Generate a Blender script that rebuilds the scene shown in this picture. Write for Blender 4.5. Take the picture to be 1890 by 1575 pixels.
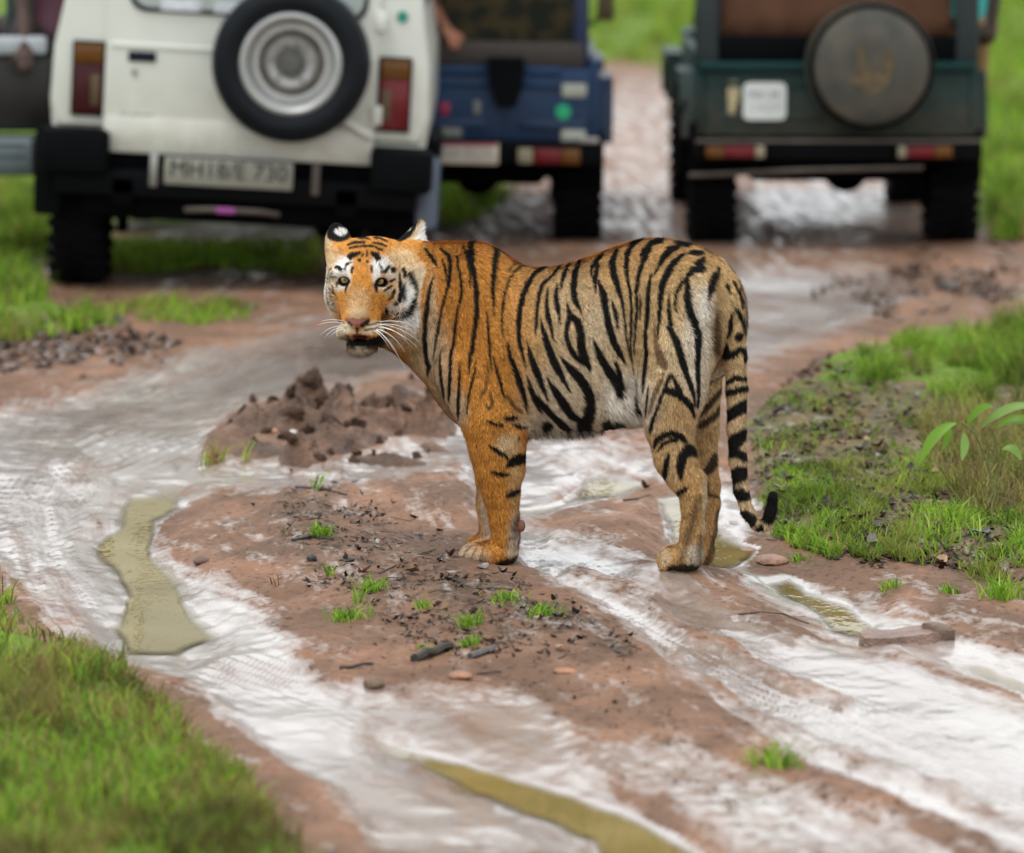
import bpy, bmesh, math, random, os
import numpy as np
from mathutils import Vector, Matrix

# ---------------------------------------------------------------- clear
for o in list(bpy.data.objects):
    bpy.data.objects.remove(o, do_unlink=True)
scene = bpy.context.scene
COL = scene.collection
random.seed(7)
RNG = np.random.default_rng(11)

# ---------------------------------------------------------------- camera
F = 9058.0            # focal length in pixels of the 1890 px wide photograph
CX, CY = 945.0, 787.5
CAMH = 2.17           # eye height of somebody standing in an open jeep
PITCH = math.atan((CY + 360.0) / F)
cam_data = bpy.data.cameras.new('camera')
cam = bpy.data.objects.new('camera', cam_data)
COL.objects.link(cam)
cam.location = (0, 0, CAMH)
cam.rotation_euler = (math.pi / 2 - PITCH, 0, 0)
cam_data.sensor_width = 36.0
cam_data.sensor_fit = 'HORIZONTAL'
cam_data.lens = F / 1890.0 * 36.0
cam_data.clip_start = 0.1
cam_data.clip_end = 3000
cam_data.dof.use_dof = True
cam_data.dof.focus_distance = 14.0
cam_data.dof.aperture_fstop = 2.7
scene.camera = cam

# ---------------------------------------------------------------- overcast sky
SUN_EL, SUN_ROT = math.radians(70), math.radians(150)
world = bpy.data.worlds.new('World')
scene.world = world
world.use_nodes = True
wn = world.node_tree
wn.nodes.clear()
w_out = wn.nodes.new('ShaderNodeOutputWorld')
w_bg = wn.nodes.new('ShaderNodeBackground')
w_sky = wn.nodes.new('ShaderNodeTexSky')
w_sky.sky_type = 'NISHITA'
w_sky.sun_disc = False
w_sky.sun_elevation = SUN_EL
w_sky.sun_rotation = SUN_ROT
w_sky.air_density = 1.0
w_sky.dust_density = 2.0
w_sky.ozone_density = 1.0
w_hs = wn.nodes.new('ShaderNodeHueSaturation')     # cloud cover: nearly colourless
w_hs.inputs['Saturation'].default_value = 0.16
wn.links.new(w_sky.outputs[0], w_hs.inputs['Color'])
w_cl = wn.nodes.new('ShaderNodeMix'); w_cl.data_type = 'RGBA'      # an even layer of cloud over the whole dome
w_cl.inputs[0].default_value = 0.75
w_cl.inputs[7].default_value = (9.4, 9.7, 9.9, 1)
wn.links.new(w_hs.outputs[0], w_cl.inputs[6])
wn.links.new(w_cl.outputs[2], w_bg.inputs[0])
w_bg.inputs[1].default_value = 0.13
wn.links.new(w_bg.outputs[0], w_out.inputs[0])

sun_d = bpy.data.lights.new('sun', 'SUN')
sun = bpy.data.objects.new('sun', sun_d)
COL.objects.link(sun)
sun_d.energy = 1.3
sun_d.angle = math.radians(24)
sun_d.color = (1.0, 0.97, 0.92)
# the veiled sun stands high, behind and left of the camera
sd = Vector((-0.6, -0.5, 0.0)).normalized() * math.cos(SUN_EL) + Vector((0, 0, math.sin(SUN_EL)))
sun.rotation_euler = sd.to_track_quat('Z', 'Y').to_euler()
w_sky.sun_rotation = math.atan2(sd.x, sd.y)

scene.view_settings.view_transform = 'Standard'
scene.view_settings.look = 'None'
scene.view_settings.gamma = 1.0
scene.view_settings.use_curve_mapping = False
scene.view_settings.exposure = 0.38
scene.render.engine = 'CYCLES'
scene.cycles.max_bounces = 6
scene.cycles.diffuse_bounces = 3
scene.cycles.glossy_bounces = 3
scene.cycles.use_denoising = True

# ================================================================ helpers
COSP, SINP = math.cos(PITCH), math.sin(PITCH)
def ray(px, py):
    """direction from the camera station through a point measured on the photograph"""
    u, v = px - CX, CY - py
    return np.array([u, F * COSP + v * SINP, -F * SINP + v * COSP])
CAM0 = np.array([0.0, 0.0, CAMH])
def P_Y(px, py, Y):
    d = ray(px, py); return CAM0 + d * (Y / d[1])
def P_g(px, py, z=0.0):
    d = ray(px, py); return CAM0 + d * ((z - CAMH) / d[2])
def proj(X, Y, Z):
    zc = Z - CAMH
    fw = Y * COSP - zc * SINP
    up = Y * SINP + zc * COSP
    return CX + F * X / fw, CY - F * up / fw

def smooth(e0, e1, x):
    t = np.clip((x - e0) / (e1 - e0), 0, 1)
    return t * t * (3 - 2 * t)

def _lat(ix, iy, seed):
    h = (ix * 374761393 + iy * 668265263 + seed * 974711) & 0xffffffff
    h = ((h ^ (h >> 13)) * 1274126177) & 0xffffffff
    h = h ^ (h >> 16)
    return (h & 0xffff) / 65535.0 * 2 - 1
def vnoise(x, y, seed=0):
    x = np.asarray(x, float); y = np.asarray(y, float)
    ix = np.floor(x).astype(np.int64); iy = np.floor(y).astype(np.int64)
    fx = x - ix; fy = y - iy
    fx = fx * fx * (3 - 2 * fx); fy = fy * fy * (3 - 2 * fy)
    a = _lat(ix, iy, seed); b = _lat(ix + 1, iy, seed)
    c = _lat(ix, iy + 1, seed); d = _lat(ix + 1, iy + 1, seed)
    return (a * (1 - fx) + b * fx) * (1 - fy) + (c * (1 - fx) + d * fx) * fy
def fbm(x, y, octv=4, seed=0):
    s, amp, tot = 0, 1.0, 0
    for i in range(octv):
        s = s + amp * vnoise(x * 2 ** i + 17.3 * i, y * 2 ** i - 9.1 * i, seed + i)
        tot += amp; amp *= 0.5
    return s / tot

def seg_dist(px, py, pts, widths=None):
    """distance of points to a polyline; with widths the half width is subtracted"""
    best = np.full(px.shape, 1e9)
    for i in range(len(pts) - 1):
        ax, ay = pts[i]; bx, by = pts[i + 1]
        dx, dy = bx - ax, by - ay
        L = dx * dx + dy * dy + 1e-9
        h = np.clip(((px - ax) * dx + (py - ay) * dy) / L, 0, 1)
        d = np.hypot(px - ax - h * dx, py - ay - h * dy)
        if widths is not None:
            d = d - 0.5 * (widths[i] * (1 - h) + widths[i + 1] * h)
        best = np.minimum(best, d)
    return best
def poly_sd(px, py, pts):
    """signed distance to a closed polygon, negative inside"""
    n = len(pts)
    inside = np.zeros(px.shape, bool)
    for i in range(n):
        x0, y0 = pts[i]; x1, y1 = pts[(i + 1) % n]
        c = ((y0 > py) != (y1 > py))
        with np.errstate(divide='ignore', invalid='ignore'):
            xi = (x1 - x0) * (py - y0) / (y1 - y0 + 1e-12) + x0
        inside ^= c & (px < xi)
    d = seg_dist(px, py, list(pts) + [pts[0]])
    return np.where(inside, -d, d)

# ---- materials
def new_mat(name):
    m = bpy.data.materials.new(name); m.use_nodes = True
    nt = m.node_tree
    return m, nt, nt.nodes['Principled BSDF']
def N(nt, typ, **kw):
    n = nt.nodes.new(typ)
    for k, v in kw.items():
        if hasattr(n, k): setattr(n, k, v)
        else: n.inputs[k].default_value = v
    return n
def L(nt, a, b): nt.links.new(a, b)
def ramp(nt, fac, stops):
    r = nt.nodes.new('ShaderNodeValToRGB')
    el = r.color_ramp.elements
    while len(el) > 1: el.remove(el[-1])
    el[0].position, el[0].color = stops[0][0], (*stops[0][1], 1)
    for p, c in stops[1:]:
        e = el.new(p); e.color = (*c, 1)
    L(nt, fac, r.inputs[0])
    return r
def mixc(nt, fac, a, b, blend='MIX'):
    m = nt.nodes.new('ShaderNodeMix'); m.data_type = 'RGBA'; m.blend_type = blend
    for s, v in ((0, fac), (6, a), (7, b)):
        if isinstance(v, (int, float)): m.inputs[s].default_value = v
        elif isinstance(v, tuple): m.inputs[s].default_value = (*v, 1) if len(v) == 3 else v
        else: L(nt, v, m.inputs[s])
    return m.outputs[2]
def math_n(nt, op, a, b=None, clamp=False):
    m = nt.nodes.new('ShaderNodeMath'); m.operation = op; m.use_clamp = clamp
    for i, v in enumerate((a, b)):
        if v is None: continue
        if isinstance(v, (int, float)): m.inputs[i].default_value = v
        else: L(nt, v, m.inputs[i])
    return m.outputs[0]
_mc = {}
def mat(name, col, rough=0.6, metal=0.0, spec=0.5, var=0.12, scale=8.0, bump=0.0, dirt=None, coat=0.0):
    """plain procedural material: base colour broken up by noise, optional mud that gathers low on the thing"""
    if name in _mc: return _mc[name]
    m, nt, b = new_mat(name)
    tc = N(nt, 'ShaderNodeTexCoord')
    no = N(nt, 'ShaderNodeTexNoise'); no.inputs['Scale'].default_value = scale
    no.inputs['Detail'].default_value = 5
    L(nt, tc.outputs['Object'], no.inputs['Vector'])
    lo = tuple(c * (1 - var) for c in col); hi = tuple(min(1, c * (1 + var)) for c in col)
    c = ramp(nt, no.outputs['Fac'], [(0.3, lo), (0.7, hi)]).outputs[0]
    r = rough
    if dirt:
        dcol, z0, z1, amt = dirt
        ge = N(nt, 'ShaderNodeNewGeometry'); sp = N(nt, 'ShaderNodeSeparateXYZ')
        L(nt, ge.outputs['Position'], sp.inputs[0])
        mr = N(nt, 'ShaderNodeMapRange'); mr.clamp = True
        L(nt, sp.outputs['Z'], mr.inputs[0])
        mr.inputs[1].default_value = z0; mr.inputs[2].default_value = z1
        mr.inputs[3].default_value = amt; mr.inputs[4].default_value = 0.0
        n2 = N(nt, 'ShaderNodeTexNoise'); n2.inputs['Scale'].default_value = 14; n2.inputs['Detail'].default_value = 6
        L(nt, tc.outputs['Object'], n2.inputs['Vector'])
        f = math_n(nt, 'MULTIPLY', mr.outputs[0], math_n(nt, 'MULTIPLY', n2.outputs['Fac'], 1.7), True)
        c = mixc(nt, f, c, dcol)
    L(nt, c, b.inputs['Base Color'])
    b.inputs['Roughness'].default_value = r
    b.inputs['Metallic'].default_value = metal
    b.inputs['Specular IOR Level'].default_value = spec
    b.inputs['Coat Weight'].default_value = coat
    b.inputs['Coat Roughness'].default_value = 0.08
    if bump:
        bp = N(nt, 'ShaderNodeBump'); bp.inputs['Strength'].default_value = bump
        bp.inputs['Distance'].default_value = 0.01
        n3 = N(nt, 'ShaderNodeTexNoise'); n3.inputs['Scale'].default_value = scale * 6; n3.inputs['Detail'].default_value = 4
        L(nt, tc.outputs['Object'], n3.inputs['Vector'])
        L(nt, n3.outputs['Fac'], bp.inputs['Height']); L(nt, bp.outputs[0], b.inputs['Normal'])
    _mc[name] = m
    return m

# ---- objects
def tag(o, label=None, cat=None, group=None, kind=None):
    if label: o['label'] = label
    if cat: o['category'] = cat
    if group: o['group'] = group
    if kind: o['kind'] = kind
    return o
def link(name, me, m=None, parent=None):
    o = bpy.data.objects.new(name, me); COL.objects.link(o)
    if m is not None and me is not None and len(me.materials) == 0: me.materials.append(m)
    if parent is not None: o.parent = parent
    return o
def empty(name, loc=(0, 0, 0), rot=(0, 0, 0), parent=None):
    o = bpy.data.objects.new(name, None); COL.objects.link(o)
    o.location = loc; o.rotation_euler = rot; o.empty_display_size = 0.1
    if parent is not None: o.parent = parent
    return o
def np_mesh(name, V, Fq, smooth_shade=True):
    """mesh from numpy arrays; Fq is (n,3) or (n,4)"""
    me = bpy.data.meshes.new(name)
    V = np.asarray(V, np.float32); Fq = np.asarray(Fq, np.int32)
    n, k = Fq.shape
    me.vertices.add(len(V)); me.vertices.foreach_set('co', V.ravel())
    me.loops.add(n * k); me.loops.foreach_set('vertex_index', Fq.ravel())
    me.polygons.add(n)
    me.polygons.foreach_set('loop_start', np.arange(0, n * k, k, dtype=np.int32))
    if smooth_shade: me.polygons.foreach_set('use_smooth', np.ones(n, bool))
    me.update(calc_edges=True)
    return me
def add_attr(me, name, data, typ='FLOAT'):
    a = me.attributes.new(name, typ, 'POINT')
    if typ == 'FLOAT': a.data.foreach_set('value', np.asarray(data, np.float32).ravel())
    else:
        c = np.ones((len(data), 4), np.float32); c[:, :3] = data
        a.data.foreach_set('color', c.ravel())

class MB:
    """collects shapes and links them as one mesh object"""
    def __init__(s): s.bm = bmesh.new()
    def box(s, c, size, bev=0.0, rot=None, seg=2, taper=None):
        r = bmesh.ops.create_cube(s.bm, size=1.0)
        vs = r['verts']
        for v in vs:
            v.co = Vector((v.co.x * size[0], v.co.y * size[1], v.co.z * size[2]))
            if taper and v.co.z > 0: v.co.x *= taper[0]; v.co.y *= taper[1]
        if bev:
            es = list({e for v in vs for e in v.link_edges})
            rb = bmesh.ops.bevel(s.bm, geom=es, offset=bev, segments=seg, affect='EDGES', profile=0.5)
            vs = list({v for f in rb['faces'] for v in f.verts} | {v for v in vs if v.is_valid})
        M = Matrix.Translation(Vector(c))
        if rot: M = M @ Matrix.Rotation(rot[2], 4, 'Z') @ Matrix.Rotation(rot[1], 4, 'Y') @ Matrix.Rotation(rot[0], 4, 'X')
        bmesh.ops.transform(s.bm, matrix=M, verts=[v for v in vs if v.is_valid])
        return s
    def lathe(s, prof, c, axis='Y', seg=40):
        """prof: list of (r, h); revolved about the axis through c"""
        rings = []
        for r, h in prof:
            ring = []
            for i in range(seg):
                a = 2 * math.pi * i / seg
                p = Vector((r * math.cos(a), h, r * math.sin(a))) if axis == 'Y' else (
                    Vector((h, r * math.cos(a), r * math.sin(a))) if axis == 'X' else Vector((r * math.cos(a), r * math.sin(a), h)))
                ring.append(s.bm.verts.new(p + Vector(c)))
            rings.append(ring)
        for a, b in zip(rings[:-1], rings[1:]):
            for i in range(seg):
                j = (i + 1) % seg
                try: s.bm.faces.new((a[i], a[j], b[j], b[i]))
                except ValueError: pass
        for ring in (rings[0], rings[-1]):
            try: s.bm.faces.new(ring)
            except ValueError: pass
        return s
    def tube(s, pts, rad, seg=8, cap=True):
        pts = [Vector(p) for p in pts]
        rads = rad if isinstance(rad, (list, tuple)) else [rad] * len(pts)
        rings = []; up = Vector((0, 0, 1))
        for i, p in enumerate(pts):
            t = (pts[min(i + 1, len(pts) - 1)] - pts[max(i - 1, 0)]).normalized()
            if abs(t.dot(up)) > 0.95: up = Vector((1, 0, 0)) if abs(t.x) < 0.9 else Vector((0, 1, 0))
            x = t.cross(up).normalized(); y = x.cross(t).normalized(); up = y
            rings.append([s.bm.verts.new(p + (x * math.cos(2 * math.pi * k / seg) + y * math.sin(2 * math.pi * k / seg)) * rads[i]) for k in range(seg)])
        for a, b in zip(rings[:-1], rings[1:]):
            for k in range(seg):
                s.bm.faces.new((a[k], a[(k + 1) % seg], b[(k + 1) % seg], b[k]))
        if cap:
            s.bm.faces.new(rings[0][::-1]); s.bm.faces.new(rings[-1])
        return s
    def prism(s, outline, y0, y1, plane='XZ'):
        """extrude an outline (list of 2-D points) between two depths"""
        def p(a, b, d): return (a, d, b) if plane == 'XZ' else ((d, a, b) if plane == 'YZ' else (a, b, d))
        A = [s.bm.verts.new(p(a, b, y0)) for a, b in outline]
        B = [s.bm.verts.new(p(a, b, y1)) for a, b in outline]
        n = len(outline)
        s.bm.faces.new(A); s.bm.faces.new(B[::-1])
        for i in range(n): s.bm.faces.new((A[i], B[i], B[(i + 1) % n], A[(i + 1) % n]))
        return s
    def ball(s, c, r, sub=2, scale=(1, 1, 1)):
        q = bmesh.ops.create_icosphere(s.bm, subdivisions=sub, radius=r)
        bmesh.ops.transform(s.bm, matrix=Matrix.Translation(Vector(c)) @ Matrix.Diagonal((*scale, 1)), verts=q['verts'])
        return s
    def build(s, name, m, parent=None, smooth_angle=40):
        bmesh.ops.recalc_face_normals(s.bm, faces=s.bm.faces)
        me = bpy.data.meshes.new(name); s.bm.to_mesh(me); s.bm.free()
        if smooth_angle:
            me.polygons.foreach_set('use_smooth', np.ones(len(me.polygons), bool))
            try: me.set_sharp_from_angle(angle=math.radians(smooth_angle))
            except Exception: pass
        me.materials.append(m)
        return link(name, me, None, parent)
def rrect(w, h, r, cx=0, cz=0, n=5):
    pts = []
    for sx, sz, a0 in ((1, 1, 0), (-1, 1, 90), (-1, -1, 180), (1, -1, 270)):
        for i in range(n + 1):
            a = math.radians(a0 + 90 * i / n)
            pts.append((cx + sx * (w / 2 - r) + r * math.cos(a), cz + sz * (h / 2 - r) + r * math.sin(a)))
    return pts

# ---- implicit-surface mesher (smooth unions of round cones, ellipsoids and lofts -> one continuous skin)
def pr_cone(a, b, ra, rb, part, k=0.02, op='add'):
    a = np.asarray(a, float); b = np.asarray(b, float)
    lo = np.minimum(a - ra, b - rb); hi = np.maximum(a + ra, b + rb)
    ba = b - a; bb = ba @ ba + 1e-12
    def f(X, Y, Z):
        px, py, pz = X - a[0], Y - a[1], Z - a[2]
        h = np.clip((px * ba[0] + py * ba[1] + pz * ba[2]) / bb, 0, 1)
        return np.sqrt((px - h * ba[0]) ** 2 + (py - h * ba[1]) ** 2 + (pz - h * ba[2]) ** 2) - (ra + (rb - ra) * h)
    return dict(f=f, lo=lo, hi=hi, part=part, k=k, op=op)
def pr_ell(c, r, part, k=0.02, op='add', R=None):
    c = np.asarray(c, float); r = np.asarray(r, float)
    R = np.eye(3) if R is None else np.asarray(R, float)      # rows = local axes
    ext = np.sqrt(((R.T * r) ** 2).sum(1))
    def f(X, Y, Z):
        px, py, pz = X - c[0], Y - c[1], Z - c[2]
        q = [(R[i, 0] * px + R[i, 1] * py + R[i, 2] * pz) for i in range(3)]
        k0 = np.sqrt(sum((q[i] / r[i]) ** 2 for i in range(3)))
        k1 = np.sqrt(sum((q[i] / r[i] ** 2) ** 2 for i in range(3)))
        return k0 * (k0 - 1) / np.maximum(k1, 1e-9)
    return dict(f=f, lo=c - ext, hi=c + ext, part=part, k=k, op=op)
def sdf_mesh(prims, h):
    lo = np.min([p['lo'] for p in prims if p['op'] == 'add'], 0) - 4 * h
    hi = np.max([p['hi'] for p in prims if p['op'] == 'add'], 0) + 4 * h
    n = np.ceil((hi - lo) / h).astype(int) + 1
    ax = [(lo[i] + np.arange(n[i]) * h).astype(np.float32) for i in range(3)]
    D = np.full(n, 1.0, np.float32)
    for p in prims:
        m = p['k'] + 3 * h
        s = [slice(max(0, int((p['lo'][i] - m - lo[i]) / h)), min(n[i], int((p['hi'][i] + m - lo[i]) / h) + 2)) for i in range(3)]
        X = ax[0][s[0]][:, None, None]; Y = ax[1][s[1]][None, :, None]; Z = ax[2][s[2]][None, None, :]
        d = p['f'](X, Y, Z).astype(np.float32)
        cur = D[s[0], s[1], s[2]]; k = p['k']
        if p['op'] == 'add':
            hh = np.maximum(k - np.abs(cur - d), 0) / k
            D[s[0], s[1], s[2]] = np.minimum(cur, d) - hh * hh * k * 0.25
        else:
            hh = np.maximum(k - np.abs(cur + d), 0) / k
            D[s[0], s[1], s[2]] = np.maximum(cur, -d) + hh * hh * k * 0.25
    S = D < 0
    # cells with a sign change
    c = [S[i:n[0] - 1 + i, j:n[1] - 1 + j, k:n[2] - 1 + k] for i in (0, 1) for j in (0, 1) for k in (0, 1)]
    cnt = sum(x.astype(np.int8) for x in c)
    cells = np.argwhere((cnt > 0) & (cnt < 8))
    idx = np.full(n - 1, -1, np.int32)
    idx[cells[:, 0], cells[:, 1], cells[:, 2]] = np.arange(len(cells))
    corner = np.array([(i, j, k) for i in (0, 1) for j in (0, 1) for k in (0, 1)])
    val = np.stack([D[cells[:, 0] + o[0], cells[:, 1] + o[1], cells[:, 2] + o[2]] for o in corner], 1)
    acc = np.zeros((len(cells), 3)); num = np.zeros(len(cells))
    for a in range(8):
        for b in range(a + 1, 8):
            if np.abs(corner[a] - corner[b]).sum() != 1: continue
            va, vb = val[:, a], val[:, b]
            m = (va < 0) != (vb < 0)
            t = np.where(m, va / np.where(m, va - vb, 1), 0)
            pt = corner[a] + t[:, None] * (corner[b] - corner[a])
            acc += pt * m[:, None]; num += m
    V = lo + (cells + acc / num[:, None]) * h
    quads = []
    for axn in range(3):
        o1, o2 = (axn + 1) % 3, (axn + 2) % 3
        sl = [slice(1, -1)] * 3
        A = [slice(1, n[i] - 1) for i in range(3)]; B = list(A)
        A[axn] = slice(0, n[axn] - 1); B[axn] = slice(1, n[axn])
        sa, sb = S[tuple(A)], S[tuple(B)]
        e = np.argwhere(sa != sb)
        off = np.array([1, 1, 1]); off[axn] = 0
        e0 = e + off
        flip = sb[e[:, 0], e[:, 1], e[:, 2]]
        def cid(d1, d2):
            q = e0.copy(); q[:, o1] += d1; q[:, o2] += d2
            return idx[q[:, 0], q[:, 1], q[:, 2]]
        q = np.stack([cid(-1, -1), cid(0, -1), cid(0, 0), cid(-1, 0)], 1)
        q[flip] = q[flip][:, ::-1]
        quads.append(q)
    Q = np.concatenate(quads)
    Q = Q[(Q >= 0).all(1)]
    return V, Q
def vert_normals(V, Q):
    d1 = V[Q[:, 2]] - V[Q[:, 0]]; d2 = V[Q[:, 3 if Q.shape[1] == 4 else 1]] - V[Q[:, 1 if Q.shape[1] == 4 else 0]]
    fn = np.cross(d1, d2)
    Nn = np.zeros_like(V)
    for i in range(Q.shape[1]): np.add.at(Nn, Q[:, i], fn)
    return Nn / np.maximum(np.linalg.norm(Nn, axis=1, keepdims=True), 1e-12)
def relax(V, Q, it=1, lam=0.5):
    for _ in range(it):
        s = np.zeros_like(V); c = np.zeros(len(V))
        for i in range(4):
            for j in (i + 1, i + 3):
                np.add.at(s, Q[:, i], V[Q[:, j % 4]]); np.add.at(c, Q[:, i], 1)
        V = V + lam * (s / c[:, None] - V)
    return V

# ================================================================ ground
# outlines measured on the photograph, used only to lay out the place on the ground plane
WET1 = [(760, 585), (560, 615), (330, 675), (150, 735), (-40, 775), (-60, 1010), (40, 1075), (150, 1185), (215, 1215), (380, 1300), (540, 1420), (640, 1500), (690, 1590), (1290, 1600), (1200, 1510), (1090, 1420), (1040, 1330), (940, 1290), (700, 1278), (590, 1262), (510, 1180), (430, 1100), (330, 1050), (285, 960), (330, 915), (640, 905), (640, 862), (400, 862), (395, 800), (450, 760), (600, 720), (780, 690), (820, 640)]
WET2 = [(640, 905), (760, 880), (850, 870), (870, 960), (960, 1035), (1010, 1085), (1130, 1155), (1300, 1290), (1500, 1420), (1910, 1600), (1960, 1320), (1700, 1222), (1560, 1185), (1420, 1150), (1330, 1105), (1230, 1060), (1010, 1000), (970, 940), (1100, 880), (1230, 880), (1300, 960), (1330, 1060), (1390, 1050), (1390, 930), (1250, 830), (960, 790), (850, 770), (800, 800), (640, 850)]
WET3 = [(1330, 490), (1640, 500), (1700, 545), (1600, 600), (1500, 640), (1330, 700)]
WET4 = [(1090, 150), (1250, 150), (1300, 440), (1500, 470), (1300, 480), (1060, 440)]
WET7 = [(1385, 340), (1560, 335), (1740, 340), (1745, 420), (1390, 425)]
WET5 = [(1360, 1040), (1500, 1060), (1640, 1140), (1900, 1220), (1900, 1270), (1600, 1190), (1400, 1110)]
WET6 = [(1060, 1400), (1240, 1470), (1330, 1600), (1900, 1640), (1560, 1500), (1300, 1400), (1180, 1380)]
PUD = {
 'left rut': [(235, 905), (330, 905), (345, 930), (290, 960), (275, 1000), (290, 1035), (330, 1075), (340, 1120), (400, 1165), (330, 1200), (240, 1195), (215, 1150), (240, 1090), (205, 1040), (170, 1000), (215, 960)],
 'front rut': [(700, 1368), (800, 1378), (980, 1430), (1150, 1485), (1290, 1560), (1400, 1640), (1150, 1640), (1090, 1540), (960, 1490), (830, 1430), (740, 1395)],
 'behind foreleg': [(930, 938), (1040, 920), (1080, 890), (1110, 878), (1180, 884), (1150, 905), (1060, 925), (960, 946)],
 'hind paws': [(1215, 915), (1270, 910), (1330, 985), (1400, 1000), (1370, 1035), (1330, 1052), (1240, 1000)],
 'right verge': [(1385, 1058), (1460, 1052), (1500, 1080), (1560, 1105), (1612, 1140), (1595, 1168), (1535, 1160), (1510, 1125), (1440, 1095)],
 'right edge': [(1730, 1205), (1800, 1212), (1960, 1262), (1960, 1330), (1880, 1270), (1800, 1240)],
}
GRASS_R = [(1385, 810), (1450, 735), (1560, 670), (1700, 630), (2000, 590), (2000, 1110), (1850, 1075), (1760, 1050), (1600, 1035), (1500, 1010), (1430, 990), (1400, 930)]
GRASS_L = [(-120, 1140), (60, 1205), (170, 1265), (230, 1315), (310, 1410), (420, 1490), (520, 1620), (560, 1720), (-200, 1720)]
GRASS_BL = [(-400, 330), (70, 330), (190, 445), (600, 450), (600, 520), (480, 575), (300, 575), (190, 610), (0, 640), (-400, 660)]
GRASS_BR = [(1830, 100), (2600, 100), (2600, 470), (2000, 455), (1830, 420)]
ROADFAR = [(1105, 118), (1215, 118), (1245, 170), (1290, 300), (1420, 330), (1740, 330), (1760, 430), (1900, 470), (1890, 560), (1600, 620), (1380, 720), (600, 640), (820, 460), (980, 440), (800, 415), (870, 340), (990, 340), (1090, 300)]
GZ0 = -.02
def npx(n, seed, x, y, s): return n * fbm(x / s, y / s * 2.2, 4, seed)

def g_masks(X, Y):
    """wetness, grass, puddle depth ... at points of the ground plane"""
    px, py = proj(X, Y, np.full(X.shape, GZ0))
    wx = px + 30 * fbm(X * 4, Y * 1.3, 4, 21) + 16 * fbm(X * 17, Y * 5, 3, 23); wy = py + 14 * fbm(X * 4, Y * 1.3, 4, 22) + 8 * fbm(X * 17, Y * 5, 3, 24)
    near_ = (py > -200) & (py < 2200) & (Y > 3)
    wet = np.zeros(X.shape); green = np.zeros(X.shape); pud = np.full(X.shape, 99.0); road = np.zeros(X.shape); bright = np.zeros(X.shape)
    i = np.where(near_ & (px > -1500) & (px < 3500))
    a, b = wx[i], wy[i]
    w = np.zeros(a.shape)
    for poly, s, amt in ((WET1, 45, 1), (WET2, 40, 1), (WET3, 40, .70), (WET4, 40, .22), (WET7, 20, .4), (WET5, 22, .8), (WET6, 60, .6)):
        w = np.maximum(w, amt * smooth(s * .6, -s, poly_sd(a, b, poly)))
    # drier strips inside the tracks
    for pts, wd, amt in (([(1180, 1075), (1400, 1120), (1520, 1150)], 44, .55), ([(1060, 1075), (1250, 1150), (1420, 1235), (1560, 1300)], 26, .75), ([(1250, 1220), (1420, 1330), (1600, 1410), (1890, 1530)], 30, .6),
                         ([(120, 870), (230, 900), (210, 960), (160, 1000)], 50, .35), ([(20, 990), (120, 1100), (180, 1170)], 40, .35), ([(700, 960), (800, 1000), (850, 1020)], 40, .7), ([(1200, 840), (1060, 850), (1000, 840)], 26, .5), ([(0, 830), (120, 800), (300, 770)], 26, .15)):
        w = w * (1 - amt * smooth(wd, wd * .2, seg_dist(a, b, pts)))
    wet[i] = w
    g = np.zeros(a.shape)
    for poly, s in ((GRASS_R, 26), (GRASS_L, 22), (GRASS_BL, 30), (GRASS_BR, 16)):
        g = np.maximum(g, smooth(s * .6, -s, poly_sd(a, b, poly)))
    g = g * (1 - .9 * smooth(40, 0, poly_sd(a, b, [(110, 505), (620, 512), (820, 560), (480, 560), (120, 575)])))  # grass cut back to darker soil, standing in for the white car's shadow
    r = smooth(20, -20, poly_sd(a, b, ROADFAR))
    far_g = smooth(470, 400, b) * (1 - r)
    g = np.maximum(g, far_g)
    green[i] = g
    road[i] = r
    q = np.full(a.shape, 99.0)
    px2, py2 = px[i] + 7 * fbm(X[i] * 9, Y[i] * 2.5, 3, 31), py[i] + 4 * fbm(X[i] * 9, Y[i] * 2.5, 3, 32)
    for poly in PUD.values(): q = np.minimum(q, poly_sd(px2, py2, poly))
    pud[i] = q
    out = ~near_ | (px <= -1500) | (px >= 3500)
    green[out] = np.where(Y[out] > 3, 1.0, .6)
    return px, py, wet, green, pud, road

CONTACT = []     # (x, y, wanted ground height, radius)
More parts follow.
